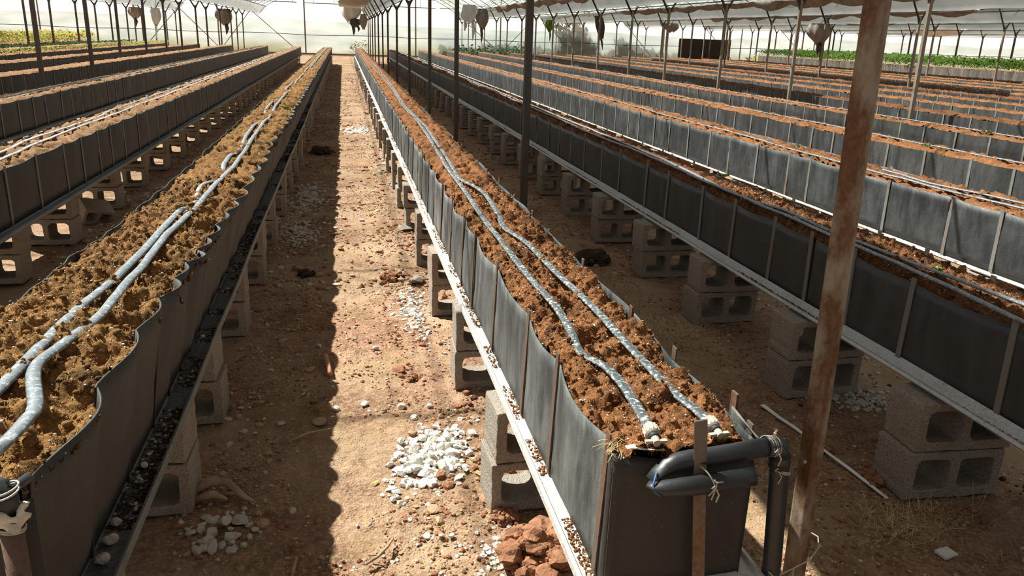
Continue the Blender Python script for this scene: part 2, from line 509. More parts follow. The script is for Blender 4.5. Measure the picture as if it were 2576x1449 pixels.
def soil_part(V, F, xl, xr, y0, y1, nx, ystep, ygrow, z0, seed, amp, pits, det, rise=False, bul=None, edge=.018):
    ys = [y0]
    while ys[-1] < y1: ys.append(ys[-1] + max(ystep, ygrow * ys[-1]))
    ys[-1] = y1
    ys = np.array(ys); u = np.linspace(0, 1, nx)
    U, Y = np.meshgrid(u, ys)
    X = xl + (xr - xl) * U
    if bul:
        X = X - (1 - U) ** 3 * profile_bulge(Y, bul[0], bul[1], bul[3])[0] + U ** 3 * profile_bulge(Y, bul[0], bul[2], bul[3])[0]
    b1 = 1 - np.abs(2 * fbm(X * 9, Y * 9, seed, 3) - 1) * 1.6
    b2 = 1 - np.abs(2 * vnoise(X * 24, Y * 24, seed + 3) - 1)
    H = amp * (.95 * (b1 - .55) + .42 * (b2 - .5) + .9 * (fbm(X * 4, Y * 3, seed + 7, 2) - .5))
    wx = X + .012 * (vnoise(X * 40, Y * 40, seed + 40) - .5); wy = Y + .012 * (vnoise(X * 40, Y * 40, seed + 41) - .5)
    big = .55 + .9 * vnoise(X * 6, Y * 6, seed + 44)
    H = H + .030 * big * (.42 - worley(wx * 26, wy * 26, seed + 50))
    H = H + .020 * (vnoise(X * 30, Y * 24, seed + 70) - .5)
    if det:
        H = H + .015 * (.42 - worley(wx * 62, wy * 62, seed + 51)) + .006 * (vnoise(X * 140, Y * 140, seed + 19) - .5)
    e = np.minimum(U, 1 - U)
    H = H - edge * np.clip(1 - e / .10, 0, 1) + .012 * np.sin(np.pi * U)
    H = H - .004
    for (px, py, pr, pd) in pits:
        m = np.exp(-(((X - px) / pr) ** 2 + ((Y - py) / pr) ** 2))
        H = H - pd * m
    Z = z0 + H + (RISE(Y) if rise else 0)
    nr, nc = X.shape
    base = len(V[0]) if V else 0
    if V:
        base = sum(len(q) for q in V)
    V.append(np.stack([X.ravel(), Y.ravel(), Z.ravel()], 1))
    i = (np.arange(nr - 1)[:, None] * nc + np.arange(nc - 1)[None, :]).ravel() + base
    F.append(np.stack([i, i + 1, i + nc + 1, i + nc], 1))
    return ys

def strands(centres, nrm_z, L, wd, seed, lift=.004):
    g = np.random.default_rng(seed); n = len(centres)
    th = g.uniform(0, 2 * np.pi, n); ph = g.uniform(-.2, .75, n); ln = g.uniform(.5, 1.3, n) * L
    d = np.stack([np.cos(th) * np.cos(ph), np.sin(th) * np.cos(ph), np.sin(ph)], 1)
    sd_ = np.stack([-np.sin(th), np.cos(th), g.uniform(-.4, .4, n)], 1) * (wd / 2)
    a = centres + np.array([0, 0, -lift]); bnd = g.normal(size=(n, 3)) * (ln * .22)[:, None]
    m = a + d * (ln / 2)[:, None] + bnd; e = a + d * ln[:, None]
    e[:, 2] -= ln * .25 * g.uniform(0, 1, n)
    V = np.stack([a - sd_, a + sd_, m - sd_, m + sd_, e], 1).reshape(-1, 3)
    k = np.arange(n)[:, None] * 5
    Q = np.concatenate([k, k + 1, k + 3, k + 2], 1); T = np.concatenate([k + 2, k + 3, k + 4], 1)
    return V, Q, T

def scatter_ico(P, r, base, seed, flat=.8):
    g = np.random.default_rng(seed); n = len(P); BV, BF = base; nb = len(BV)
    J = BV[None] * (1 + g.uniform(-.28, .28, (n, nb, 1)))
    S = r[:, None] * np.stack([g.uniform(.75, 1.3, n), g.uniform(.75, 1.3, n), flat * g.uniform(.7, 1.2, n)], 1)
    J = J * S[:, None, :]
    a = g.uniform(0, 6.28, n); c, s_ = np.cos(a)[:, None], np.sin(a)[:, None]
    x = J[:, :, 0] * c - J[:, :, 1] * s_; y = J[:, :, 0] * s_ + J[:, :, 1] * c
    V = np.stack([x, y, J[:, :, 2]], 2) + P[:, None, :]
    F = (np.array(BF)[None] + (np.arange(n) * nb)[:, None, None]).reshape(-1, 3)
    return V.reshape(-1, 3), F

def build_soil(name, xl, xr, y0, z0, key, label, seed, near=False, amp=.040, pits=(), rise=False, step=None, bul=None, edge=.018):
    V, F = [], []
    if near:
        soil_part(V, F, xl, xr, y0, 4.6, 60, .0055, .0019, z0, seed, amp, pits, True, rise, bul, edge)
        soil_part(V, F, xl, xr, 4.6, 20, 34, .012, .0022, z0, seed, amp, pits, False, rise, bul, edge)
        soil_part(V, F, xl, xr, 20, Y_END - .05, 16, .05, .0035, z0, seed, amp, pits, False, False, bul, edge)
    else:
        soil_part(V, F, xl, xr, y0, Y_END - .05, 20 if step is None else 13, .018 if step is None else step * .4, .0032 if step is None else .0028, z0, seed, amp, pits, False, False, bul, edge)
    VV = np.vstack(V); FF = [tuple(f) for f in np.vstack(F).tolist()]; mi = [0] * len(FF)
    if near:
        g = np.random.default_rng(seed + 1)
        surf = V[0]
        for cnt, mat, L, wd in ((22000, 1, .013, .0009), (20000, 2, .012, .0011)):
            c = surf[g.integers(0, len(surf), cnt)] + g.normal(size=(cnt, 3)) * .002
            sv, q, t = strands(c, None, L, wd, seed + mat)
            b0 = len(VV); VV = np.vstack([VV, sv])
            FF += [tuple(x + b0 for x in f) for f in q.tolist()] + [tuple(x + b0 for x in f) for f in t.tolist()]
            mi += [mat] * (len(q) + len(t))
        cnt = 1100
        c = surf[g.integers(0, len(surf), cnt)] + np.array([0, 0, .001])
        sv, f = scatter_ico(c, g.uniform(.0012, .0034, cnt), ICO1, seed + 4)
        b0 = len(VV); VV = np.vstack([VV, sv]); FF += [tuple(x + b0 for x in q) for q in f.tolist()]; mi += [3] * len(f)
        cnt = 2600                                                   # crumbs of coir
        c = surf[g.integers(0, len(surf), cnt)]
        sv, f = scatter_ico(c, g.uniform(.003, .009, cnt), ICO1, seed + 6)
        b0 = len(VV); VV = np.vstack([VV, sv]); FF += [tuple(x + b0 for x in q) for q in f.tolist()]; mi += [0] * len(f)
    o = mesh(name, VV, FF, [SOILS[key], M_FIBRE, M_FIBRE_D, M_PERL], None, mi, True)
    return tag(o, label, 'soil', kind='stuff')

def strap_mesh(name, xl_t, xl_b, xr_t, xr_b, zt, mat, side, wd=.026):
    """flat steel U: two uprights and a bar passing under the trough"""
    b = MB(); th = .004; zb = .408
    for xt, xb, s in ((xl_t, xl_b, -1), (xr_t, xr_b, 1)):
        if side and s != side: continue
        V = [(xb + s * a, y, zb) for a in (.002, .002 + th) for y in (-wd / 2, wd / 2)] + \
            [(xb + s * a, y, zb + .02) for a in (.004, .004 + th) for y in (-wd / 2, wd / 2)] + \
            [(xt + s * a, y, zt) for a in (.003, .003 + th) for y in (-wd / 2, wd / 2)]
        F = []
        for k in (0, 4):
            F += [(k, k + 1, k + 5, k + 4), (k + 3, k + 2, k + 6, k + 7), (k + 2, k, k + 4, k + 6), (k + 1, k + 3, k + 7, k + 5)]
        F += [(8, 9, 11, 10), (0, 2, 3, 1)]
        b.add(V, F)
    b.box(((xl_b + xr_b) / 2, 0, zb + .002), (xr_b - xl_b + .012, wd, .004))
    o = b.build(name, mat)
    return o

def trough(label, xl, xr, straps, y0, liner, strapmat, vis, zt=.745, zb=.414, inset=(.0, .0), amp=(.012, .012), dip=.012, nstrap=100, far=False, strap_top=.76, seed=1, liner2=None, rise=False, strap_w=.026, skew=1.0):
    t = empty('planting_trough', ((xl + xr) / 2, y0, .41), label, 'trough', 'long rubber planting troughs on blocks')
    off = t.location
    def add(b, nm, m):
        o = b.build(nm, m, t, True); o.location = -off; return o
    xl_b, xr_b = xl + inset[0], xr - inset[1]
    step = .06 if far else .022
    for s, xt, xb, a, nm in ((-1, xl, xl_b, amp[0], 'side_panel'), (1, xr, xr_b, amp[1], 'side_panel')):
        b = MB(); panel(b, xt, xb, zt, zb, straps, y0, Y_END, s, a, dip, step, seed + s, rise=rise, skew=skew)
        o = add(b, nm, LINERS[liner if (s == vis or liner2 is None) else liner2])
        if not far: solid(o, .004)
    b = MB()
    b.box(((xl_b + xr_b) / 2, (y0 + Y_END) / 2, zb + .004), (xr_b - xl_b, Y_END - y0, .006)); add(b, 'bottom_panel', LINERS['dark'])
    b = MB(); b.box(((xl + xr) / 2, Y_END, (zt + zb) / 2 + .01), (xr - xl + .01, .008, zt - zb)); add(b, 'end_panel', LINERS[liner])
    if not rise and liner2 is None:
        b = MB(); b.box(((xl + xr) / 2, y0 + .004, (zt + zb) / 2 - .012), (xr - xl - .004, .008, zt - zb - .02)); add(b, 'end_panel', LINERS[liner])
    sm = strap_mesh('strap', xl - (xl + xr) / 2, xl_b - (xl + xr) / 2, xr - (xl + xr) / 2, xr_b - (xl + xr) / 2, strap_top, strapmat, 0, strap_w)
    sm.parent = t
    first = True
    ss = [q for q in straps if y0 <= q < Y_END]
    for i, y in enumerate(ss[:nstrap]):
        o = sm if first else copy_of(sm, parent=t)
        first = False
        r = random.Random(i * 7 + seed)
        o.location = (0, y - y0, -.41 + r.uniform(-.008, .010)); o.rotation_euler = (r.uniform(-.03, .03), 0, 0)
        if rise:
            k = 1 + float(RISE(y)) / .355; o.scale.z = k; o.location.z = -.41 * k
    if len(ss) > nstrap:
        vs = np.array([v.co[:] for v in sm.data.vertices]); fs = [tuple(p.vertices) for p in sm.data.polygons]
        b = MB()
        for y in ss[nstrap:]: b.add(vs + np.array([0, y - y0, -.41]), fs)
        o = b.build('strap', strapmat, t); o['kind'] = 'stuff'
        if first: bpy.data.objects.remove(sm)
    return t

# ---- the trough right of the aisle (nearest)
CB_ST = [1.482, 1.918, 2.292, 2.841, 3.35, 3.70, 4.144]
cb_straps = strap_ys(1.4, .42, CB_ST)
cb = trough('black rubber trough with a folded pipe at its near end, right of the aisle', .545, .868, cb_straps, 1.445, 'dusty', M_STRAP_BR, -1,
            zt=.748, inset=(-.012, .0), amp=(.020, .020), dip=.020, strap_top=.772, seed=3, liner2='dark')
lb_st = [1.337, 1.723, 2.062, 2.35, 2.586, 2.79, 2.99, 3.2, 3.426, 3.72, 4.009]
lb1 = trough('black trough with scalloped rim and wet tray, left of the aisle', -.935, -.548, strap_ys(1.3, .36, lb_st), 1.315, 'brown', M_STRAP_DK, 1,
             zt=.765, inset=(.02, .055), amp=(.014, .036), dip=.007, strap_top=.768, seed=11, rise=True, strap_w=.013, skew=1.7)
for o in lb1.children:
    pass
lb2_st = [1.6, 2.1, 2.6, 3.05, 3.5, 4.0, 4.5, 5.086, 5.583, 6.141, 6.515, 6.964, 7.306]
lb2 = trough('second black trough left of the aisle, behind the scalloped one', -2.31, -1.945, strap_ys(1.6, .44, lb2_st), 1.45, 'brown', M_STRAP, 1, seed=21, nstrap=90, zt=.755)
lb3 = trough('third black trough left of the aisle, hose along its top', -3.80, -3.42, strap_ys(1.9, .46), 5.0, 'brown', M_STRAP, 1, seed=31, nstrap=75, zt=.755)
rb1_st = [1.5, 2.029, 2.556, 2.90, 3.224, 3.595, 4.027, 4.42, 4.992, 5.39, 5.957, 6.414, 6.936]
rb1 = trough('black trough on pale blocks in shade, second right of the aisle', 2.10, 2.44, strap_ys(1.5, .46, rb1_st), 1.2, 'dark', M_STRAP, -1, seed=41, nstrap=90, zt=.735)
rb2_st = [2.6, 3.1, 3.656, 4.05, 4.626, 5.10, 5.583, 5.89, 6.422, 6.932, 7.378, 7.889, 8.414]
rb2 = trough('scuffed black trough with bright steel tray, third right of the aisle', 3.505, 3.86, strap_ys(2.6, .46, rb2_st), 2.4, 'grey', M_STRAP, -1, seed=51, nstrap=88, zt=.75)

LB = [(-5.32, -4.95, 8.0), (-6.78, -6.40, 11.0), (-8.2, -7.82, 14.0), (-9.62, -9.24, 18.0), (-11.4, -11.0, 21.0)]
RB = [(4.875, 5.23, 4.2), (6.42, 6.77, 5.6), (7.98, 8.33, 7.0), (9.40, 9.75, 8.5), (10.85, 11.2, 10.0), (12.2, 12.55, 11.5), (13.75, 14.1, 13.0), (15.15, 15.5, 14.5), (16.55, 16.9, 16), (18.0, 18.35, 17), (19.6, 19.95, 18.5)]
LBL_L = ['fourth black trough left of the aisle', 'fifth black trough left of the aisle', 'sixth trough left of the aisle, dotted with yellow seedlings',
         'seventh trough left of the aisle, dark green seedlings along it', 'eighth trough left of the aisle, under tall yellowish plants']
for i, (a, b_, y0) in enumerate(LB):
    trough(LBL_L[i], a, b_, strap_ys(y0, .46), y0, 'brown', M_STRAP, 1, seed=60 + i, nstrap=60 if i < 2 else 0, far=True, zt=.755)
NUM = ['fourth', 'fifth', 'sixth', 'seventh', 'eighth', 'ninth', 'tenth', 'eleventh', 'twelfth', 'thirteenth', 'fourteenth']
for i, (a, b_, y0) in enumerate(RB):
    trough('%s black trough right of the aisle%s' % (NUM[i], ', the clean dark one' if i == 2 else ''), a, b_, strap_ys(y0, .47), y0,
           ('grey', 'grey', 'dark', 'far', 'far', 'dark', 'far', 'dark', 'far', 'far', 'dark')[i], M_STRAP, -1, seed=80 + i, nstrap=(70, 60, 55, 50, 40, 0, 0, 0, 0, 0, 0)[i], far=True, zt=.75)
# tall brown bag row in front of the far-right crop
trough('brown-grey bag row in front of the green crop at far right', 21.2, 21.7, strap_ys(20, .5), 20.0, 'bag', M_STRAP, -1, seed=99, nstrap=40, far=True, zt=1.0, zb=.62, amp=(.06, .03), strap_top=1.0)

# ---- soil in each trough
def pit_list(x0, x1, n, y0, y1, seed, d=.035):
    g = random.Random(seed)
    return [(g.uniform(x0, x1), g.uniform(y0, y1), g.uniform(.018, .036), d * g.uniform(.5, 1.3)) for _ in range(n)]
lbp = [(-.60 + random.Random(i).uniform(-.02, .02), 1.55 + .19 * i, .038, .045) for i in range(14)] + [(-.87 + random.Random(i + 50).uniform(-.02, .02), 1.5 + .2 * i, .036, .035) for i in range(14)]
build_soil('soil', .55, .864, 1.437, .742, 'orange', 'orange-brown coir in the nearest trough right of the aisle', 101, True, .042, pit_list(.58, .84, 34, 1.6, 4.5, 1), bul=(cb_straps, .019, .019, 1.0))
build_soil('soil', -.925, -.548, 1.31, .750, 'moss', 'golden-brown coir with dark pits in the trough left of the aisle', 111, True, .046, lbp + pit_list(-.9, -.57, 20, 1.4, 4.5, 2), True, bul=(strap_ys(1.3, .36, lb_st), .013, .035, 1.7))
build_soil('soil', -2.30, -1.95, 1.5, .745, 'tan', 'dry coir in the second trough left of the aisle', 121, False, .036)
build_soil('soil', -3.79, -3.43, 5.0, .745, 'tan', 'dry coir in the third trough left of the aisle', 122, False, .03)
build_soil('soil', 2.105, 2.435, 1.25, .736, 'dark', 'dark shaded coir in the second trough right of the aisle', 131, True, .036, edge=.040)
build_soil('soil', 3.51, 3.855, 2.45, .745, 'orange', 'sunlit coir in the third trough right of the aisle', 141, False, .040)
for i, (a, b_, y0) in enumerate(LB):
    build_soil('soil', a + .005, b_ - .005, y0, .752, 'tan', 'dry coir in the %s trough left of the aisle' % ORD[3 + i], 150 + i, False, .03, step=.06)
for i, (a, b_, y0) in enumerate(RB):
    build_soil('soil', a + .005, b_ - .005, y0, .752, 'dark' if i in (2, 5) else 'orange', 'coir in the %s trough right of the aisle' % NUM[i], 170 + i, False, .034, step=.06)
build_soil('soil', 21.22, 21.68, 20, 1.0, 'tan', 'coir in the brown-grey bag row at far right', 190, False, .03, step=.08)

# ---- trays under the troughs
build_tray('drain_tray', .493, .915, M_TRAY_C, 'ridge', 'ridge', 'dusty white steel tray under the trough right of the aisle', 1.40, 1)
build_tray('drain_tray', -.975, -.528, M_TRAY_D, 'flat', 'flat', 'dark wet tray with peat and pebbles under the scalloped trough', 1.25, 2)
build_tray('drain_tray', -2.36, -1.89, M_TRAY_D, 'ridge', 'ridge', 'dull grey tray under the second trough left of the aisle', 1.45, 3)
build_tray('drain_tray', -3.85, -3.37, M_TRAY_D, 'ridge', 'ridge', 'dull grey tray under the third trough left of the aisle', 5.0, 4)
build_tray('drain_tray', 2.04, 2.50, M_TRAY_G, 'bead', 'bead', 'galvanised tray with round bead under the shaded trough on the right', 1.15, 5)
build_tray('drain_tray', 3.474, 3.91, M_TRAY_W, 'bead', 'bead', 'bright shiny tray under the third trough right of the aisle', 2.35, 6)
for i, (a, b_, y0) in enumerate(LB[:3]):
    build_tray('drain_tray', a - .04, b_ + .04, M_TRAY_D, 'ridge', 'ridge', 'grey tray under the %s trough left of the aisle' % ORD[3 + i], y0, 7 + i)
for i, (a, b_, y0) in enumerate(RB[:4]):
    build_tray('drain_tray', a - .04, b_ + .04, M_TRAY_G, 'ridge', 'ridge', 'steel tray under the %s trough right of the aisle' % NUM[i], y0, 17 + i)

# spilled coir and peat lying in the trays
def spill(xa, xb, y0, y1, n, mats, label, seed, rr=(.002, .006), z=.404, clump=2.5):
    g = np.random.default_rng(seed)
    y = y0 + (y1 - y0) * g.uniform(0, 1, n * 3) ** 1.5; keep = vnoise(y * clump, y * 0, seed) > .45
    y = y[keep][:n]; n = len(y)
    P = np.stack([g.uniform(xa, xb, n), y, np.full(n, z)], 1)
    V, F = scatter_ico(P, g.uniform(rr[0], rr[1], n), ICO1, seed, .7)
    o = mesh('spilled_soil', V, F, mats, None, np.repeat(g.integers(0, len(mats), n), len(ICO1[1])), True)
    tag(o, label, 'soil', kind='stuff')
spill(.508, .546, 1.42, 12, 3000, [SOILS['orange'], SOILS['orange'], SOILS['orange'], M_WHITE], 'brown crumbs spilled in the dusty white tray', 1, (.0015, .005), .407, 5)
spill(-.60, -.537, 1.3, 14, 3200, [M_DARKCLOD, M_DARKCLOD, M_DARKCLOD, M_DARKCLOD, M_DARKCLOD, M_DARKCLOD, M_PALE], 'black peat crumbs lying in the dark wet tray', 2, (.003, .008), .404, 7)
spill(2.055, 2.085, 1.2, 14, 1800, [SOILS['dark'], M_CLOD, M_DARKCLOD], 'brown crumbs along the galvanised tray', 3, (.002, .006), .403)

# pebbles in the wet tray
def stone(name, mat, p, r, seed, label, cat, group=None, base=ICO2, flat=.7, rz=None):
    o = mesh(name, rock_verts(r, base, seed, flat, 6), base[1], mat, smooth=False)
    o.location = p; o.rotation_euler = (0, 0, random.Random(seed).uniform(0, 6.28) if rz is None else rz)
    return tag(o, label, cat, group)
for i, (x, y, r) in enumerate([(-.575, 1.46, .017), (-.565, 1.52, .020), (-.57, 1.60, .016), (-.575, 1.69, .022), (-.572, 1.765, .021), (-.577, 1.84, .017), (-.566, 2.03, .012), (-.572, 2.11, .013), (-.575, 3.1, .012)]):
    stone('pebble', M_PALE, (x, y, .418), r, 300 + i, 'pale pebble lying in the dark wet tray near its close end' if i < 8 else 'lone pebble further along the dark wet tray', 'pebble', 'pebbles in the wet tray')

# ------------------------------------------------------------------ hollow concrete blocks
def rrect(cx, cz, w_, h_, r, seg=4):
    out = []
    for (sx, sz, a0) in ((1, 1, 0), (-1, 1, 90), (-1, -1, 180), (1, -1, 270)):
        for k in range(seg + 1):
            a = math.radians(a0 + 90 * k / seg)
            out.append((cx + sx * (w_ / 2 - r) + r * math.cos(a), cz + sz * (h_ / 2 - r) + r * math.sin(a)))
    return out

def block_mesh(seed):
    g = random.Random(seed)
    W, H, D = .39, .188, .19
    outer = []
    for a, b_, n in (((W / 2, H / 2), (-W / 2, H / 2), 14), ((-W / 2, H / 2), (-W / 2, -H / 2), 8), ((-W / 2, -H / 2), (W / 2, -H / 2), 14), ((W / 2, -H / 2), (W / 2, H / 2), 8)):
        for k in range(n):
            t = k / n; outer.append((a[0] + (b_[0] - a[0]) * t, a[1] + (b_[1] - a[1]) * t))
    loops = [outer, rrect(-.089, .003, .140, .122, .026), rrect(.089, .003, .140, .122, .026)]
    bm = bmesh.new(); rings = {}
    for side, y in ((0, -D / 2), (1, D / 2)):
        edges = []
        for li, lp in enumerate(loops):
            jr = random.Random(seed * 3 + li)
            vs = [bm.verts.new((x + jr.uniform(-.0022, .0022), y + jr.uniform(-.002, .002), z + jr.uniform(-.0022, .0022))) for x, z in lp]
            rings[(side, li)] = vs
            edges += [bm.edges.new((vs[k], vs[(k + 1) % len(vs)])) for k in range(len(vs))]
        bmesh.ops.triangle_fill(bm, use_beauty=True, use_dissolve=False, edges=edges)
    for li in range(3):
        a, b_ = rings[(0, li)], rings[(1, li)]
        n = len(a)
        for k in range(n):
            bm.faces.new((a[k], a[(k + 1) % n], b_[(k + 1) % n], b_[k]))
    bmesh.ops.recalc_face_normals(bm, faces=bm.faces)
    me = bpy.data.meshes.new('hollow_block'); bm.to_mesh(me); bm.free()
    me.materials.append(M_CONC)
    return me
BLOCKS = [block_mesh(s) for s in (1, 2, 3)]

def block(x, y, z, rz, label, group, k):
    o = bpy.data.objects.new('concrete_block', BLOCKS[k % 3]); COL.objects.link(o)
    o.location = (x, y, z); o.rotation_euler = (0, 0, rz)
    if k < 7000:
        m = o.modifiers.new('bev', 'BEVEL'); m.width = .004; m.segments = 2; m.limit_method = 'ANGLE'; m.angle_limit = math.radians(55)
    return tag(o, label, 'concrete block', group)

block_far = MB()
BV = np.array([v.co[:] for v in BLOCKS[0].vertices]); BF = [tuple(p.vertices) for p in BLOCKS[0].polygons]
ROWS = [  # centre x, first y values (front face), spacing, name, count of single blocks
    (.650, [2.36, 3.37, 4.40], 1.0, 'right of the aisle, counted from the camera', 37),
    (-.735, [1.56, 2.515, 3.18, 4.20, 5.13], 1.0, 'under the scalloped left trough, counted from the camera', 37),
    (2.165, [1.30, 2.21, 3.08, 4.10, 5.035, 6.01], 1.0, 'under the shaded right trough, counted from the camera', 36),
    (-2.19, [2.2, 3.2, 4.25, 5.266, 6.26, 7.53, 8.59], 1.0, 'under the second left trough, counted from the camera', 36),
    (3.62, [2.6, 3.6, 4.6], 1.0, '', 0), (-3.63, [6.0, 7.0], 1.0, '', 0),
]
for ri, (cx, fy, sp, nm, cnt) in enumerate(ROWS):
    ys = list(fy); r = random.Random(ri * 31 + 2)
    while ys[-1] + sp < Y_END - .1: ys.append(ys[-1] + sp * r.uniform(.93, 1.07))
    for i, y in enumerate(ys):
        for lv in (0, 1):
            x = cx + r.uniform(-.012, .012); z = .094 + .190 * lv + (.003 if lv else 0); rz = r.uniform(-.05, .05)
            yy = y + .095 + r.uniform(-.008, .008)
            if i < cnt:
                if i < 14:
                    lab = '%s block of the %s stack %s' % (('lower', 'upper')[lv], ORD[i], nm)
                else:
                    lab = '%s block in the distant stacks %s' % (('lower', 'upper')[lv], nm)
                block(x, yy, z, rz, lab, 'hollow blocks ' + nm, i * 2 + lv + ri * 1000)
            else:
                c, s_ = math.cos(rz), math.sin(rz)
                V = BV @ np.array([[c, s_, 0], [-s_, c, 0], [0, 0, 1]]) + np.array([x, yy, z])
                block_far.add(V, BF)
for (a, b_, y0) in LB + RB:
    y = y0 + .3
    while y < Y_END:
        for lv in (0, 1):
            block_far.box(((a + b_) / 2, y, .094 + .193 * lv), (.39, .19, .188))
        y += 1.05
y = 20.3
while y < Y_END:
    for lv in range(3): block_far.box((21.45, y, .1 + .2 * lv), (.39, .19, .195))
    y += 1.05
tag(block_far.build('concrete_blocks', M_CONC), 'remaining hollow blocks carrying the outer rows of troughs', 'concrete block', kind='stuff')
o = block(-2.06, 7.05, .085, .6, 'loose grey block lying tilted on the ground between the two left troughs', None, 9000)
o.rotation_euler = (.5, .25, .7); o.scale = (.62, .9, .75); o.location.z = .075
# half buried slab beside the aisle foot and broken block by the pipe
stone('broken_block', M_CONC, (.98, 1.52, .06), .13, 811, 'broken pale block behind the upright black pipe', 'concrete block', None, ICO3, .9)
for i, (x, y) in enumerate([(.43, 5.06), (.45, 6.5)]):
    stone('flat_rock', M_CONC, (x, y, .03), .075, 820 + i, ('flat pale rock against the blocks right of the aisle', 'flat rock at the foot of a farther stack right of the aisle')[i], 'rock', None, ICO3, .45)

# ------------------------------------------------------------------ drip hoses
def smooth_path(P, step):
    P = [Vector((p[0], p[1], 0)) for p in P]; out = []
    for i in range(len(P) - 1):
        p0 = P[max(i - 1, 0)]; p1 = P[i]; p2 = P[i + 1]; p3 = P[min(i + 2, len(P) - 1)]
        L = (p2 - p1).length; n = max(2, int(L / max(step, .004 * p1.y)))
        for k in range(n):
            t = k / n
            a = (p1 * 2 + (p2 - p0) * t + (p0 * 2 - p1 * 5 + p2 * 4 - p3) * t * t + (p1 * 3 - p0 - p2 * 3 + p3) * t ** 3) * .5
            out.append(a)
    out.append(P[-1]); return out

def hose(label, P, z, mat, wd=.0135, flat=.42, seed=0, amp=.006, step=.03, rise=False, dips=()):
    pts = smooth_path(P, step)
    X = np.array([p.x for p in pts]); Y = np.array([p.y for p in pts])
    if rise:
        k = (CAM_H - .785 - RISE(Y)) / (CAM_H - .785); X = X * k; Y = Y * k
        z = z + RISE(Y)
    zz = z + amp * (fbm(X * 3 + 5, Y * 3, seed, 3) - .5) * 2
    for dy, dl, dd in dips: zz = zz - dd * np.exp(-((Y - dy) / dl) ** 4)
    b = MB()
    ww = wd * (1 + .06 * (fbm(Y * 5, Y * 0, seed + 2, 2) - .5))
    b.tube([(x, y, q) for x, y, q in zip(X, Y, zz)], ww, 10, flat=flat)
    o = b.build('drip_hose', mat, None, True)
    return tag(o, label, 'hose')

MH = hose_mat('dusty_sheen_black_hose', (.055, .064, .070), (.55, .57, .57), .8)  # dust specks, made paler to paint in the sun's grazing sheen
MHG = hose_mat('grey_flat_hose', (.13, .15, .17), (.50, .54, .58), .6)
MHP = hose_mat('pale_flat_hose', (.30, .31, .32), (.72, .72, .71), .8)
hL = [(.631, 1.478), (.637, 1.53), (.650, 1.70), (.640, 1.832), (.604, 1.925), (.622, 2.102), (.631, 2.32), (.616, 2.63), (.613, 3.148), (.609, 3.52), (.62, 4.31), (.623, 5.15), (.654, 6.49), (.675, 8.06), (.651, 9.39), (.687, 12.4), (.689, 15.8), (.641, 21.5), (.63, 27), (.66, 33), (.70, 38)]
hR = [(.774, 1.490), (.776, 1.54), (.760, 1.644), (.752, 1.90), (.747, 2.25), (.728, 2.67), (.715, 3.074), (.690, 3.25), (.672, 3.34), (.682, 3.52), (.697, 3.66), (.711, 4.19), (.665, 4.496), (.643, 4.70), (.668, 5.32), (.690, 6.49), (.703, 7.5), (.674, 9.4), (.70, 11.2), (.735, 14.5), (.743, 21.5), (.70, 28), (.72, 33), (.72, 38)]
h1 = hose('flat drip hose, left of the pair along the trough right of the aisle', hL, .772, MH, .0145, .40, 1)
h2 = hose('kinked flat drip hose, right of the pair on the trough right of the aisle', hR, .772, MH, .0145, .40, 2)
def coupling(parent, x, y, z, ang):
    """ribbed nut, black gasket and winged tail of a hose fitting"""
    d = Vector((math.sin(ang), -math.cos(ang), -.18)).normalized()
    p = Vector((x, y, z))
    b = MB()
    n = 12
    b.tube([p - d * .002, p + d * .003, p + d * .026, p + d * .030], [.0125, .0155, .0165, .013], 16)
    a = d.cross(Vector((0, 0, 1))).normalized(); u = a.cross(d)
    for k in range(n):
        t = 2 * math.pi * k / n; r0 = a * (math.cos(t) * .0162) + u * (math.sin(t) * .0162)
        b.tube([p + r0 + d * .004, p + r0 + d * .024], .0018, 5)
    b.build('coupling_nut', M_FIT, parent, False)
    b = MB(); b.tube([p + d * .029, p + d * .033, p + d * .040, p + d * .042], [.0115, .0125, .0125, .010], 14); b.build('gasket', M_RUBBER, parent, True)
    b = MB(); b.tube([p + d * .041, p + d * .058], [.010, .0085], 12)
    q = p + d * .050
    for s in (-1, 1):
        b.box(tuple(q + a * (.015 * s)), (.018, .010, .006), rot=Matrix.Rotation(math.atan2(a.y, a.x), 3, 'Z'))
    b.build('barbed_tail', M_FIT, parent, False)
coupling(h1, .631, 1.480, .774, -.05)
coupling(h2, .774, 1.492, .774, .10)
hose('flat drip hose, left of the pair on the scalloped trough left of the aisle', [(-.80, 1.45), (-.779, 1.832), (-.779, 2.084), (-.774, 2.357), (-.744, 2.663), (-.736, 2.951), (-.736, 3.517), (-.722, 3.887), (-.735, 4.286), (-.70, 4.6), (-.735, 5.3), (-.743, 6.28), (-.80, 9.6), (-.77, 14), (-.75, 20), (-.76, 28), (-.75, 38)], .788, MHG, .0155, .50, 3, .010, .03, True, [(3.95, .22, .035), (4.75, .22, .035), (5.9, .35, .035), (8.0, .6, .035), (10.5, .9, .03), (15, 1.6, .03)])
hose('sharply bending drip hose, right of the pair on the scalloped trough', [(-.70, 1.42), (-.672, 1.537), (-.664, 1.66), (-.668, 1.72), (-.738, 1.93), (-.728, 2.078), (-.692, 2.314), (-.693, 2.702), (-.698, 3.239), (-.683, 3.67), (-.671, 4.578), (-.662, 5.218), (-.692, 6.785), (-.727, 9.39), (-.742, 14.5), (-.716, 19.4), (-.72, 28), (-.72, 38)], .790, MHG, .0150, .50, 4, .010, .03, True, [(8.2, .5, .03), (12, 1.0, .03), (17, 1.5, .03)])
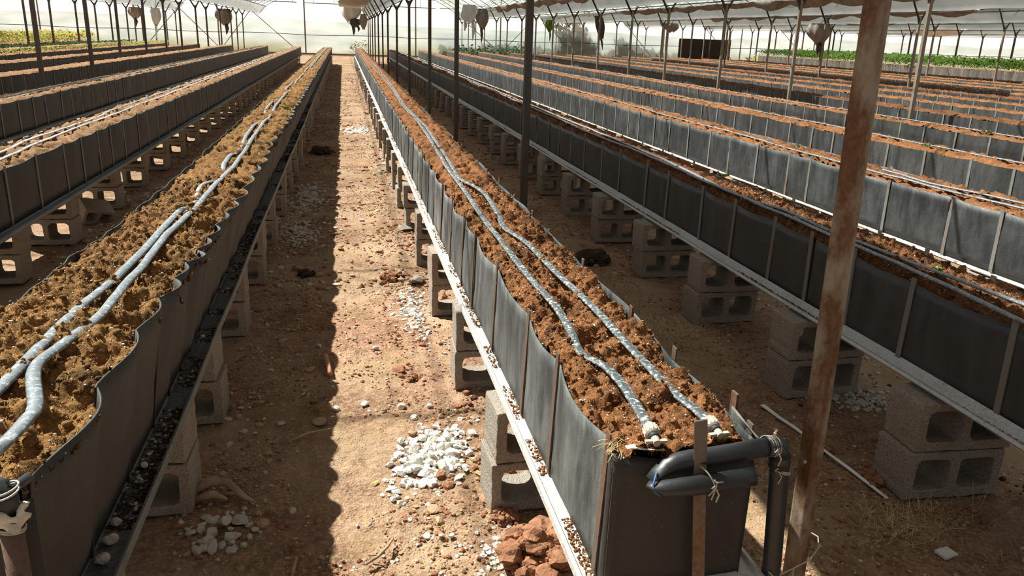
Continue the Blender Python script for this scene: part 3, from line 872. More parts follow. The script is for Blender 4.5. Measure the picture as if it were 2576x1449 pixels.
hose('flat hose, left of the pair on the shaded trough on the right', [(2.15, 1.4), (2.12, 1.7), (2.094, 2.0), (2.098, 2.167), (2.120, 2.50), (2.135, 2.74), (2.128, 3.02), (2.15, 3.521), (2.14, 3.812), (2.155, 4.038), (2.14, 4.30), (2.16, 4.93), (2.18, 6.08), (2.15, 6.86), (2.18, 8.66), (2.22, 14), (2.25, 22), (2.25, 37)], .768, MHG, .0135, .45, 5)
hose('flat hose, right of the pair on the shaded trough on the right', [(2.28, 1.4), (2.24, 1.8), (2.23, 2.141), (2.21, 2.345), (2.21, 2.499), (2.19, 2.87), (2.18, 3.167), (2.20, 3.618), (2.185, 3.808), (2.16, 3.937), (2.16, 4.329), (2.2, 4.95), (2.24, 6.1), (2.25, 8.6), (2.28, 14), (2.30, 22), (2.30, 37)], .768, MHG, .0135, .45, 6)
hose('flat hose along the third trough right of the aisle', [(3.70, 2.6), (3.64, 3.2), (3.62, 3.65), (3.56, 3.95), (3.56, 4.526), (3.54, 4.757), (3.555, 5.28), (3.56, 5.9), (3.60, 6.97), (3.58, 8.6), (3.64, 10.5), (3.66, 15), (3.66, 22), (3.66, 36)], .772, MHG, .0135, .45, 7)
hose('loose grey hose end lying across the third trough right of the aisle', [(3.74, 3.1), (3.72, 3.5), (3.66, 4.0), (3.60, 4.4), (3.64, 4.9)], .780, MHG, .0125, .5, 17)
hose('pale flat hose, right of the pair on the second trough left of the aisle', [(-2.0, 4.2), (-2.03, 5.275), (-2.07, 5.888), (-2.10, 7.06), (-2.08, 8.03), (-2.10, 8.85), (-2.09, 10.2), (-2.12, 12.8), (-2.10, 18.3), (-2.12, 27), (-2.1, 37)], .772, MHP, .0135, .45, 8)
hose('pale flat hose, left of the pair on the second trough left of the aisle', [(-2.12, 4.2), (-2.145, 5.606), (-2.19, 6.30), (-2.17, 6.66), (-2.16, 7.87), (-2.20, 8.63), (-2.2, 12), (-2.18, 18), (-2.2, 27), (-2.2, 37)], .772, MHP, .0135, .45, 9)
for i, x in enumerate((-3.55, -3.64)):
    hose('pale hose, %s of the pair on the third trough left of the aisle' % ('right', 'left')[i], [(x, 6), (x + .02, 9.5), (x - .03, 11.6), (x + .03, 17.6), (x - .02, 28), (x, 38)], .768, MHP, .0135, .45, 10 + i)
for i, (xx, nm) in enumerate(((5.03, 'fourth'), (6.56, 'fifth'))):
    hose('grey hose along the %s trough right of the aisle' % nm, [(xx, 5.0 + i), (xx + .03, 8), (xx - .03, 12), (xx + .02, 17), (xx - .02, 25), (xx, 37)], .778, MHG, .0135, .45, 12 + i)

# ------------------------------------------------------------------ near end of the right trough: end flap, flat bar, folded pipe
def end_sheet():
    xs = np.linspace(.535, .862, 26); zs = np.linspace(0, 1, 22); V = []
    for z in zs:
        for x in xs:
            u = (x - .535) / .327
            top = .742 - .022 * math.sin(math.pi * u) ** .7 - .018 * u
            zz = .408 + (top - .408) * z
            y = 1.432 - .010 * math.sin(math.pi * u) - .006 * z
            if z > .9: y += .022 * ((z - .9) / .1) ** 2
            if u < .06: y -= .004
            V.append((x, y + .004 * (fbm(np.array([x * 14]), np.array([zz * 9]), 4)[0] - .5), zz))
    b = MB(); b.grid(V, 22, 26)
    o = b.build('end_flap', LINERS['brown'], cb, True); o.location = -cb.location; solid(o, .005)
    b = MB()   # rolled left corner where side sheet wraps round
    V = []
    for z in np.linspace(0, 1, 12):
        for a in np.linspace(0, math.pi * .8, 10):
            V.append((.545 - .014 * math.sin(a) * (1 - .2 * z), 1.462 - .018 * (1 - math.cos(a)) , .41 + z * (.338 - .012 * a)))
    b.grid(V, 12, 10); o = b.build('corner_fold', LINERS['brown'], cb, True); o.location = -cb.location; solid(o, .004)
    b = MB()   # lifted flap at the right corner
    V = []
    for t in np.linspace(0, 1, 8):
        for s in np.linspace(0, 1, 6):
            V.append((.868 + .034 * s * t, 1.56 - .13 * s, .742 + .028 * (1 - s) * (1 - t) - .035 * t * (1 - .5 * s) + .01 * s))
    b.grid(V, 8, 6); o = b.build('corner_flap', LINERS['dusty'], cb, True); o.location = -cb.location; solid(o, .004)
end_sheet()
b = MB(); b.box((.885, 1.585, .60), (.006, .028, .385)); o = b.build('corner_strap', M_STRAP_BR, cb); o.location = -cb.location
def bar_z():
    b = MB()
    b.box((0, 0, 0), (.0295, .005, .425))
    o = b.build('end_bar', M_BAR, cb); o.location = Vector((.7235, 1.386, .622)) - cb.location; o.rotation_euler = (0, math.radians(-5.5), .05)
    o['label'] = 'rusty flat bar upright against the end'
    bevel(o, .0012, 1)
bar_z()
# seat the bar: its foot leans into the tray
def fold_pipe():
    t = empty('black_pipe', (.92, 1.41, 0), 'black plastic pipe folded back on itself at the near end of the right trough', 'pipe')
    R0 = .0212
    b = MB()
    # supply riser
    b.tube([(.955, 1.425, -.06), (.948, 1.422, .2), (.938, 1.418, .45), (.926, 1.415, .60), (.918, 1.412, .685), (.914, 1.410, .712)], R0, 18)
    o = b.build('riser', M_PIPE, t, True); o.location = -t.location
    b = MB()
    b.tube([(.9135, 1.410, .695), (.912, 1.409, .722), (.906, 1.408, .740), (.892, 1.407, .747), (.874, 1.406, .747)], [R0 * 1.14] * 5, 18)
    o = b.build('elbow', M_PIPE, t, True); o.location = -t.location
    b = MB()
    P = [(.885, 1.406, .7475), (.85, 1.405, .744), (.80, 1.404, .739), (.75, 1.404, .734), (.70, 1.404, .731), (.668, 1.404, .727), (.645, 1.402, .720), (.624, 1.398, .708), (.606, 1.393, .697)]
    fl = [1, 1, 1, 1, 1, .95, .8, .5, .22]; rr = [R0, R0, R0, R0, R0, R0 * 1.02, R0 * 1.0, R0 * .9, R0 * .8]
    # up=y makes 'flat' squash across the depth direction
    b.tube(P, rr, 18, flat=fl, up=(0, 0, 1))
    o = b.build('header', M_PIPE, t, True); o.location = -t.location
    b = MB()
    P = [(.600, 1.386, .692), (.612, 1.376, .690), (.632, 1.370, .689), (.662, 1.366, .690), (.70, 1.365, .692), (.75, 1.365, .696), (.80, 1.365, .700), (.828, 1.365, .703)]
    rr = [R0 * .62, R0 * .85, R0 * .98, R0 * 1.0, R0, R0, R0, R0]; fl = [.4, .6, .8, .95, 1, 1, 1, 1]
    b.tube(P, rr, 18, flat=fl)
    o = b.build('folded_tail', M_PIPE, t, True); o.location = -t.location
    b = MB(); b.tube([(.618, 1.388, .716), (.608, 1.372, .708), (.603, 1.366, .698), (.606, 1.360, .686), (.618, 1.358, .678)], .0022, 6)
    o = b.build('blue_stripe', M_BLUE, t, True); o.location = -t.location
    # ties are parts of the run they bind
    def ring(c, n, r, tube=.0016, turns=2, seed=0, nm='wire_tie', mt=M_WIRE, flat=1.0):
        b = MB(); g = random.Random(seed); c = Vector(c); n = Vector(n).normalized()
        a = n.cross(Vector((0, 0, 1)) if abs(n.z) < .9 else Vector((0, 1, 0))).normalized(); u = n.cross(a)
        for k in range(turns):
            off = n * (.005 * (k - turns / 2) + g.uniform(-.002, .002)); tl = g.uniform(-.3, .3)
            b.tube([c + off + a * (math.cos(q) * r) + u * (math.sin(q) * r * flat) + n * (math.cos(q + tl) * .006) for q in np.linspace(0, 2 * math.pi, 22)], tube, 6)
        p = c + a * r * .6 - Vector((0, r * .8, 0))
        b.tube([p, p + Vector((.006, -.004, -.012)), p + Vector((.002, -.002, -.03))], tube, 6)
        b.tube([p, p + Vector((-.006, -.004, .010)), p + Vector((-.012, -.004, .004))], tube, 6)
        o = b.build(nm, mt, t, True); o.location = -t.location
    ring((.886, 1.406, .7475), (1, 0, -.05), .0225, .0016, 4, 1)
    ring((.918, 1.411, .690), (.1, 0, 1), .0228, .0016, 2, 2)
    ring((.728, 1.374, .700), (.9, .0, .35), .0300, .0018, 1, 3)
    b = MB(); b.tube([(.728, 1.345, .714), (.734, 1.342, .706), (.735, 1.342, .700), (.728, 1.343, .690), (.720, 1.346, .676)], .0018, 6); b.tube([(.731, 1.342, .709), (.748, 1.343, .7085)], .0017, 6)
    b.tube([(.733, 1.342, .704), (.729, 1.342, .682), (.726, 1.343, .668)], .0018, 6)
    o = b.build('wire_tie', M_WIRE, t, True); o.location = -t.location
    b = MB(); b.tube([(.887, 1.40, .768), (.884, 1.396, .785), (.889, 1.398, .79)], .0035, 6); o = b.build('loose_end', M_RAG, t); o.location = -t.location
fold_pipe()
# rag of straw on the left corner
b = MB()
g = random.Random(4)
for k in range(26):
    x, y, z = .545 + g.uniform(-.01, .03), 1.43 + g.uniform(-.01, .05), .747 + g.uniform(-.004, .008)
    a = g.uniform(2.2, 4.4); L = g.uniform(.015, .05)
    b.tube([(x, y, z), (x + L * .5 * math.cos(a), y + L * .5 * math.sin(a), z + .006), (x + L * math.cos(a), y + L * math.sin(a), z - .004)], .0008, 4)
tag(b.build('straw_wisps', M_STRAW, None), 'straw wisps caught on the near left corner of the right trough', 'straw', kind='stuff')
b = MB(); b.grid([(.565 + .085 * u + .004 * math.sin(9 * u), 1.432 + .012 * v, .7475 - .010 * u + .006 * v * math.sin(6 * u) + .0035) for v in np.linspace(0, 1, 4) for u in np.linspace(0, 1, 12)], 4, 12)
o = b.build('film_scrap', M_RAG, None, True); solid(o, .0015); tag(o, 'small cream film scrap on the near rim of the right trough', 'scrap')

# near end of the left trough: wrapped riser at the corner of the picture
def left_riser():
    t = empty('wrapped_riser', (-.556, 1.267, 0), 'dirty brown riser pipe with a rag-wrapped joint at the left trough end', 'pipe')
    def part(b, nm, m, s=True):
        o = b.build(nm, m, t, s); o.location = (Vector((-.655, 1.245, -.105)) if nm != 'riser' else Vector((-.655, 1.245, 0))) * -1; return o
    b = MB(); b.tube([(-.655, 1.235, -.05), (-.655, 1.238, .4), (-.656, 1.243, .81)], .018, 18); part(b, 'riser', M_STRAP_BR)
    b = MB(); b.grid([(-.655 + .0187 * math.sin(a), 1.238 - .0187 * math.cos(a), z) for z in np.linspace(.52, .60, 8) for a in np.linspace(-.1 + .2 * abs(z - .56) / .05, .65, 6)], 8, 6) ; part(b, 'paint_patch', M_REDWOOD)
    b = MB()
    V = []
    for i, z in enumerate(np.linspace(.688, .716, 7)):
        for k in range(24):
            a = 2 * math.pi * k / 24; r = .023 + .005 * math.sin(5 * a + i) + .004 * math.sin(i * 1.7)
            V.append((-.656 + r * math.cos(a), 1.243 + r * math.sin(a), z + .006 * math.sin(3 * a + 1)))
    F = [(i * 24 + k, i * 24 + (k + 1) % 24, (i + 1) * 24 + (k + 1) % 24, (i + 1) * 24 + k) for i in range(6) for k in range(24)]
    b.add(V, F); o = part(b, 'rag_wrap', M_RAG); solid(o, .003)
    b = MB(); b.tube([(-.656, 1.243, .70), (-.656, 1.244, .735), (-.664, 1.250, .748), (-.70, 1.262, .752)], .0185, 16); part(b, 'elbow', M_PIPE)
    b = MB(); b.tube([(-.66, 1.258, .738), (-.652, 1.285, .734), (-.645, 1.310, .732)], .009, 12); part(b, 'cross_pipe', M_PIPE)
    b = MB()
    for z, r in ((.683, .021), (.677, .020), (.745, .021), (.752, .021)):
        b.tube([(-.656 + r * math.cos(a), 1.243 + r * math.sin(a), z + .005 * math.cos(a + z * 50)) for a in np.linspace(0, 6.283, 20)], .0018, 6)
    part(b, 'wire_tie', M_WIRE)
left_riser()
b = MB(); b.grid([(-.925 + .39 * u, 1.310 - .004 * math.sin(math.pi * u), .41 + z * (.40 - .02 * math.sin(math.pi * u))) for z in np.linspace(0, 1, 6) for u in np.linspace(0, 1, 14)], 6, 14)
o = b.build('end_flap', LINERS['brown'], lb1, True); o.location = -lb1.location; solid(o, .004)

# ------------------------------------------------------------------ posts
def near_post():
    t = empty('square_post', (1.045, 1.5, 0), 'rusty square steel post with peeling paint, closest to the camera', 'post')
    b = MB(); s = .0205
    R = Matrix.Rotation(math.radians(21), 3, 'Z')
    zs = np.concatenate([np.linspace(-.1, 2.9, 40)]); V = []
    prof = []
    for sx, sy, a0 in ((1, 1, 0), (-1, 1, 90), (-1, -1, 180), (1, -1, 270)):
        for k in range(4):
            a = math.radians(a0 + 30 * k); prof.append((sx * (s - .006) + .006 * math.cos(a), sy * (s - .006) + .006 * math.sin(a)))
    n = len(prof)
    for z in zs:
        for p in prof:
            q = R @ Vector((p[0], p[1], 0)); V.append((1.063 - .0165 * z + q.x, 1.5 + q.y, z))
    b.add(V, [(i * n + k, i * n + (k + 1) % n, (i + 1) * n + (k + 1) % n, (i + 1) * n + k) for i in range(len(zs) - 1) for k in range(n)] + [tuple(range(n - 1, -1, -1)), tuple((len(zs) - 1) * n + k for k in range(n))])
    o = b.build('shaft', M_POST, t); o.location = -t.location
    b = MB(); b.tube([(1.063 - .0165 * .66 - .034, 1.472, .66), (1.063 - .0165 * .66 - .031, 1.473, .66)], .004, 8); o = b.build('bolt', M_WIRE, t); o.location = -t.location
    b = MB()
    c = Vector((1.005, 1.46, .405))
    pts = [(.922, 1.40, .425), (.935, 1.395, .413), (.965, 1.41, .407), (1.0, 1.43, .400), (1.06, 1.45, .405), (1.10, 1.48, .415), (1.108, 1.50, .43), (1.09, 1.54, .43), (1.02, 1.55, .428), (.95, 1.46, .428)]
    b.tube(pts, .0018, 6); b.tube([(1.005, 1.432, .400), (.998, 1.43, .38), (1.0, 1.425, .36), (.985, 1.42, .335), (.97, 1.42, .32)], .002, 6)
    b.tube([(1.008, 1.432, .400), (1.004, 1.428, .375), (.998, 1.42, .35), (.98, 1.41, .34)], .002, 6)
    o = b.build('wire_tie', M_WIRE, t, True); o.location = -t.location
near_post()

ZB = 2.30
SH = {}
def make_post(name_mat, arms, thick=.06):
    t = bpy.data.objects.new('support_post', None); COL.objects.link(t); t.empty_display_size = .1
    h = thick / 2
    b = MB(); b.box((0, 0, ZB / 2 - .05), (thick, thick, ZB + .1)); o = b.build('shaft', name_mat, t); bevel(o, .004, 1)
    if arms:
        b = MB(); b.add([(-.06, -.02, ZB - .02), (.06, -.02, ZB - .02), (.02, -.02, ZB - .16), (-.02, -.02, ZB - .16), (-.06, .02, ZB - .02), (.06, .02, ZB - .02), (.02, .02, ZB - .16), (-.02, .02, ZB - .16)],
                        [(0, 3, 2, 1), (4, 5, 6, 7), (0, 1, 5, 4), (1, 2, 6, 5), (2, 3, 7, 6), (3, 0, 4, 7)])
        b.build('gusset', M_ARM, t)
        for s in (-1, 1):
            b = MB(); b.tube([(s * .025, 0, ZB - .06), (s * .34, 0, ZB + .50)], .026, 4, m=0); b.build('arm', M_ARM, t)
        b = MB(); b.box((0, 0, ZB + .02), (.13, .05, .012)); b.build('saddle', M_ARM, t)
    return t
PROTO = {'dark': make_post(M_POSTD, True), 'tan': make_post(M_POSTT, True, .052)}
USED = set()
def post(kind, x, y, label, group, k):
    src = PROTO[kind]
    if kind not in USED:
        USED.add(kind); t = src
    else:
        t = src.copy(); COL.objects.link(t)
        for ch in src.children:
            c = ch.copy(); COL.objects.link(c); c.parent = t
    r = random.Random(k * 17 + int(x * 10))
    t.location = (x, y, 0); t.rotation_euler = (r.uniform(-.004, .004), r.uniform(-.005, .005), r.uniform(-.06, .06))
    tag(t, label, 'post', group)
    return t
X0Y = [7.03, 11.72, 15.5, 20.4, 25.3, 30.3, 34.3, 38.5, 42.9, 46.4, 50.5, 54.2]
for i, y in enumerate(X0Y):
    lab = 'dark square post standing %s in the row beside the right trough' % ORD[i]
    post('dark', 1.57, y, lab, 'posts along the right trough', i)
LY = [14.0, 16.7] + [5.5 * q for q in (4.139, 4.673, 5.187, 5.668, 6.286, 6.737, 7.468, 8.149, 8.571, 9.077)]
for i, y in enumerate(LY):
    post('dark', -4.6 if i < 2 else -5.58, y, 'branching dark post, %s from the camera in the first left post row' % ORD[i], 'first post row left', 20 + i)
AY = [7.62 * q for q in (1.298, 1.721, 2.094, 2.488, 2.831, 3.21, 3.582, 3.963, 4.33, 4.689, 5.129, 5.504, 5.97)] + [48.6, 51.6, 54.4]
for i, y in enumerate(AY):
    post('tan', 7.62, y, 'pale branching post, %s from the camera in the first right post row' % ORD[i], 'first post row right', 40 + i)
def post_line(x, ys, nm, k0, kind, grp):
    for i, y in enumerate(ys):
        post(kind, x, y, 'branching post, %s from the camera in the %s' % (ORD[i], nm), grp, k0 + i)
post_line(13.35, [17.6, 21.5, 24.6, 27.65, 30.7, 33.8, 36.9, 39.9, 43, 46, 49, 52, 55], 'second right post row', 60, 'tan', 'second post row right')
post_line(-9.98, [29.6, 32, 34.9, 37.5, 39.8, 42.6, 45.6, 48.6, 51.6, 54.4], 'second left post row', 80, 'dark', 'second post row left')
post_line(19.2, [21.5, 24.5, 27.5, 30.5, 33.5, 36.5, 39.5, 42.5, 45.5, 48.5, 51.5, 54.5], 'third right post row, beside the crop', 100, 'tan', 'third post row right')
post_line(25.1, [27.5, 30.5, 33.5, 36.5, 39.5, 42.5, 45.5, 48.5, 51.5, 54.5], 'fourth right post row, behind the crop', 120, 'dark', 'fourth post row right')
post_line(31.0, [33, 36, 39, 42, 45, 48, 51, 54], 'fifth right post row, near the far wall', 140, 'dark', 'fifth post row right')

# ------------------------------------------------------------------ gutters of folded film, purlins, shade cloth
Y_WALL = 56.0
LINES = [(-9.98, 12.0), (-5.1, 9.0), (1.57, -6.0), (7.62, 2.0), (13.35, 8.0), (19.2, 14.0), (25.1, 20.0), (31.0, 26.0), (37.0, 32.0)]
NAMES = ['gutter above the second post row left', 'gutter above the first post row left', 'gutter above the post row by the aisle', 'gutter above the first long post row right',
         'gutter above the second long post row right', 'gutter above the third post row right', 'gutter above the fourth post row right', 'gutter above the fifth post row right', 'outermost right gutter']
def gutter(x, y0, nm, seed):
    t = empty('film_gutter', (x, y0, ZB), 'V shaped film ' + nm, 'gutter', 'film gutters')
    ys = np.arange(y0, Y_WALL - .5, .28)
    us = [-.40, -.36, -.24, -.12, -.05, .05, .12, .24, .36, .40]
    zs = [.52, .50, .36, .22, .13, .13, .22, .36, .50, .52]
    V = []
    for y in ys:
        sag = .05 * (fbm(np.array([y * .9]), np.array([seed * 1.0]), seed)[0] - .5)
        for u, z in zip(us, zs):
            V.append((x + u + .03 * (vnoise(np.array([y * 1.6]), np.array([u * 9 + seed]), 3)[0] - .5), y, ZB + z + sag * (1 - abs(u) / .4) + .02 * (vnoise(np.array([y * 2.2]), np.array([z * 7]), seed + 4)[0] - .5)))
    b = MB(); b.grid(V, len(ys), len(us)); o = b.build('film', M_FILM_V, t, True); o.location = -t.location
    for s in (-1, 1):
        b = MB(); b.tube([(x + s * .37, y0, ZB + .545), (x + s * .37, Y_WALL - .4, ZB + .545)], .018, 6); o = b.build('edge_rail', M_ARM, t); o.location = -t.location
    b = MB(); b.tube([(x, y0, ZB + .085), (x, Y_WALL - .4, ZB + .085)], .012, 6); o = b.build('bottom_rail', M_ARM, t); o.location = -t.location
for i, (x, y0) in enumerate(LINES):
    gutter(x, y0, NAMES[i], 3 + i)

def swag(x0, x1, y0, y1, z, drop, per, label, seed, pale=False):
    """shade cloth gathered on wires under the roof edge, hanging in scallops"""
    ys = np.arange(y0, y1, .07 if y1 - y0 < 30 else .11); us = np.linspace(0, 1, 13); V = []
    s = np.abs(np.sin(np.pi * (ys - y0) / per)) ** .8
    rnd = .6 + .8 * vnoise(np.floor((ys - y0) / per), ys * 0 + seed, seed)
    for i, y in enumerate(ys):
        for j, u in enumerate(us):
            hang = math.sin(math.pi * u) * (.25 + .75 * s[i] * rnd[i]) * drop
            fold = .016 * math.sin(17 * u + 2 * math.sin(y * 2.1 + seed)) + .02 * (vnoise(np.array([y * 4]), np.array([u * 5 + seed]), seed)[0] - .5)
            V.append((x0 + (x1 - x0) * u + .04 * math.sin(y * 2 + u * 6), y, z - hang + fold))
    b = MB(); b.grid(V, len(ys), len(us))
    t = b.build('shade_cloth', M_CLOTHW if pale else M_CLOTH, None, True); solid(t, .012)
    return tag(t, label, 'shade cloth', 'gathered shade cloths')
swag(-.14, 1.12, -6.0, 44.0, 2.72, .10, 2.2, 'pale shade cloth gathered beside the gutter by the aisle', 1, True)
swag(6.75, 7.2, 14.0, 38.0, 2.80, .20, 1.9, 'brown shade cloth in swags left of the first long post row right', 2)
swag(12.3, 12.9, 16.0, 37.0, 2.80, .21, 2.1, 'brown shade cloth in swags left of the second long post row right', 3)
swag(18.3, 18.8, 22.0, 40.0, 2.80, .20, 2.1, 'brown shade cloth in swags left of the third post row right', 4)
swag(24.2, 24.7, 27.0, 42.0, 2.80, .18, 2.2, 'brown shade cloth in swags left of the fourth post row right', 5)

def rag(x, y, z, w_, h_, mat, label, seed, tail=0, lean=0.0):
    """a bunch of cloth or film hanging from the gutter"""
    t = empty('hanging_rag', (x, y, z), label, 'rag')
    b = MB(); V = []; n = 20; m = 12
    for i in range(m):
        f = i / (m - 1); r = w_ * (.5 + .35 * math.sin(2.4 * f + .3)) * (1 - .55 * f ** 3)
        for k in range(n):
            a = 2 * math.pi * k / n; q = r * (1 + .22 * math.sin(5 * a + seed) + .12 * math.sin(9 * a + 3 * f))
            V.append((q * math.cos(a) * .62 + lean * f * h_, q * math.sin(a) * .45, -h_ * f + .08 * h_ * math.sin(3 * a + seed) * f))
    F = [(i * n + k, i * n + (k + 1) % n, (i + 1) * n + (k + 1) % n, (i + 1) * n + k) for i in range(m - 1) for k in range(n)]
    b.add(V, F + [tuple(range(n))]); b.build('bunch', mat, t, True)
    g = random.Random(seed)
    for q in range(tail):
        b = MB(); xx = g.uniform(-.3, .3) * w_; L = g.uniform(.4, 1.0) * h_
        b.tube([(xx + lean * h_, 0, -h_ * .85), (xx + .08 * w_ + lean * h_ * 1.3, .02, -h_ - L * .4), (xx + .02 * w_ + lean * h_ * 1.6, 0, -h_ - L)], [w_ * .11, w_ * .13, w_ * .03], 7, flat=.5)
        b.build('tail', M_NET if mat is not M_GREYRAG else mat, t, True)
    gx = min((q - .37 * k for q, _ in LINES for k in (-1, 1)), key=lambda q: abs(q - x))
    b = MB(); b.tube([(0, 0, -.03), ((gx - x) * .5, .05, (ZB + .545 - z) * .5), (gx - x, 0, ZB + .545 - z)], .012, 5)
    b.build('tie_cord', M_NET, t)
    return t
rag(.42, 45.2, 2.98, .85, 1.02, M_CLOTHW, 'big pale cloth bundle hanging at the far end of the aisle', 1, 0)
rag(.62, 45.0, 2.15, .52, .42, M_NET, 'torn dark net hanging below the pale bundle at the aisle end', 8, 4)
rag(1.05, 44.5, 2.4, .34, .75, M_CLOTH, 'brown rag beside the dark net at the aisle end', 9, 0)
rag(6.05, 41, 2.95, .75, .85, M_GREYRAG, 'grey film rag hanging at the far end of the first right cloth', 2, 2)
rag(6.55, 40, 2.75, .55, .9, M_CLOTH, 'brown rag hanging beside the grey film at the first right cloth', 3, 1, .05)
rag(11.75, 38, 2.6, .40, 1.05, M_NET, 'long dark net roll hanging from the second right cloth', 4, 1, .22)
rag(10.9, 44, 2.45, .42, .6, M_LEAF, 'green weed clump hanging from a post top beyond the dark roll', 5, 1)
rag(18.35, 30, 2.42, .8, .75, M_CLOTH, 'dark cloth bundle with two tails hanging from the third right cloth', 6, 2, .05)
rag(13.4, 33, 2.28, .55, .35, M_CLOTH, 'brown cloth end hanging left of the dark board', 12, 0)
swag(28.9, 30.6, 36, 40, 2.77, .8, 4.0, 'wide grey cloth sagging at the far right', 7, True)
rag(-5.9, 45, 2.4, .75, .75, M_CLOTH, 'brown rag hanging from the first left gutter end', 10, 1)
rag(-10.6, 47, 2.35, .62, .55, M_CLOTH, 'dark rag hanging from the second left gutter end', 11, 1)
rag(-9.7, 47.5, 2.35, .48, .85, M_GREYRAG, 'pale film rag beside the dark rag at the second left gutter', 13, 1)

# film roof with thin hoops over every span
def roof():
    xs = [-9.98, -5.1, 1.57, 7.62, 13.35, 19.2, 25.1, 31.0, 37.0]
    k = 0
    for a, c in zip(xs[:-1], xs[1:]):
        y0 = max(-6.0, min(abs(a), abs(c)) * .8 - 4)
        y0 = -6.0 if a < 7.7 and c > -5.2 else y0
        L = (c - .37) - (a + .37); us = np.linspace(0, 1, 11); ys = np.arange(y0, Y_WALL + .01, 2.25)
        fx = lambda u: a + .37 + L * u
        fz = lambda u: ZB + .55 + 1.05 * math.sin(math.pi * u)
        V = [(fx(u), y, fz(u)) for y in ys for u in us]
        b = MB(); b.grid(V, len(ys), len(us)); k += 1
        o = b.build('ceiling' if k == 1 else 'ceiling.%03d' % (k - 1), M_ROOF, None, True); tag(o, kind='structure')
        b = MB()
        for y in ys: b.tube([(fx(u), y, fz(u) - .02) for u in us], .014, 5)
        for u in (.18, .34, .5, .66, .82): b.tube([(fx(u), ys[0], fz(u) - .045), (fx(u), ys[-1], fz(u) - .045)], .008, 4)
        o = b.build('trim_%d' % (20 + k), M_ARM, None); tag(o, kind='structure')
roof()

# ------------------------------------------------------------------ far end wall of film
def far_wall():
    xs = np.arange(-40, 75, .45); zs = np.linspace(0.0, 5.6, 20); X, Z = np.meshgrid(xs, zs)
    Yw = Y_WALL + .12 * (fbm(X * .6, Z * 1.2, 77, 3) - .5) + .03 * np.sin(X * 1.3)
    b = MB(); b.grid(np.stack([X.ravel(), Yw.ravel(), Z.ravel()], 1), len(zs), len(xs))
    o = b.build('wall_far', M_FILM_WALL, None, True); tag(o, kind='structure')
    zs = np.linspace(0.0, 1.0, 9); X, T = np.meshgrid(xs, zs)
    top = 2.0 + .25 * (fbm(X * .12, X * 0, 5, 3) - .5) * 2
    Z = T * top; Yw = Y_WALL - .22 + .16 * (fbm(X * .8, Z * 1.4, 88, 3) - .5)
    b = MB(); b.grid(np.stack([X.ravel(), Yw.ravel(), Z.ravel()], 1), len(zs), len(xs))
    o = b.build('wall_far.001', M_FILM_SKIRT, None, True); tag(o, kind='structure')
    n = 1
    def bar(P, r, m=M_ARM, k=6):
        nonlocal n
        b = MB(); b.tube(P, r, k); o = b.build('trim_%d' % n, m, None); tag(o, kind='structure'); n += 1
    yb = Y_WALL - .42
    bar([(x, yb, 1.22 + .03 * math.sin(x * .9)) for x in np.arange(-40, 75, 1.0)], .020)
    for a, c, z in ((-7.6, -2.85, 3.16), (-2.4, .9, 3.14), (1.8, 6.0, 3.12), (6.3, 7.3, 3.12), (7.9, 13, 2.75), (13.6, 19, 2.75)):
        bar([(a, yb, z), (c, yb, z)], .024)
        bar([(a, yb, z + .5), (c, yb, z + .5)], .012)
        for q in np.arange(a + .6, c, 1.3): bar([(q, yb, z), (q, yb, z + .5)], .012)
    for x in (-2.4, 4.7, 10.4, 16.2, 22.1, 28, 34, -7.7, -12.6, -18):
        bar([(x, yb + .05, 0), (x, yb + .05, 5.0)], .045, M_POSTT, 4)
    for x, d in ((-5.7, -1.8), (-5.7, 2.6), (-10, 2.2), (-10, -2.0), (7.7, 2.8), (13.4, 2.4), (19.2, 2.2), (25.1, 2.4), (31, 2.6), (12.6, -2.2)):
        bar([(x, yb + .1, 2.6), (x + d, yb + .1, .35)], .022, M_POSTT, 5)
    bar([(-40, Y_WALL - .5, .04), (75, Y_WALL - .5, .04)], .05, M_WOOD, 5)
far_wall()
b = MB(); b.box((24.95, 55.0, .9), (3.9, .06, 1.74)); b.box((24.95, 54.96, 1.50), (3.9, .02, .03), 0)
tag(b.build('dark_board', M_BOARD), 'large black board standing before the far wall at right', 'board')

# ------------------------------------------------------------------ plants
def leaves(P, size, seed, droop=.3):
    g = np.random.default_rng(seed); n = len(P)
    th = g.uniform(0, 6.28, n); ti = g.uniform(-.4, .9, n); s = size * g.uniform(.6, 1.3, n)
    d = np.stack([np.cos(th) * np.cos(ti), np.sin(th) * np.cos(ti), np.sin(ti)], 1)
    w_ = np.stack([-np.sin(th), np.cos(th), g.uniform(-.5, .5, n)], 1)
    a = P; m = P + d * (s * .5)[:, None]; e = P + d * s[:, None]; e[:, 2] -= droop * s
    l = m + w_ * (s * .32)[:, None]; r = m - w_ * (s * .32)[:, None]
    V = np.stack([a, r, e, l, m + np.array([0, 0, .12]) * s[:, None]], 1).reshape(-1, 3)
    k = np.arange(n)[:, None] * 5
    F = np.concatenate([np.concatenate([k, k + 1, k + 4], 1), np.concatenate([k + 1, k + 2, k + 4], 1), np.concatenate([k + 2, k + 3, k + 4], 1), np.concatenate([k + 3, k, k + 4], 1)])
    return V, F

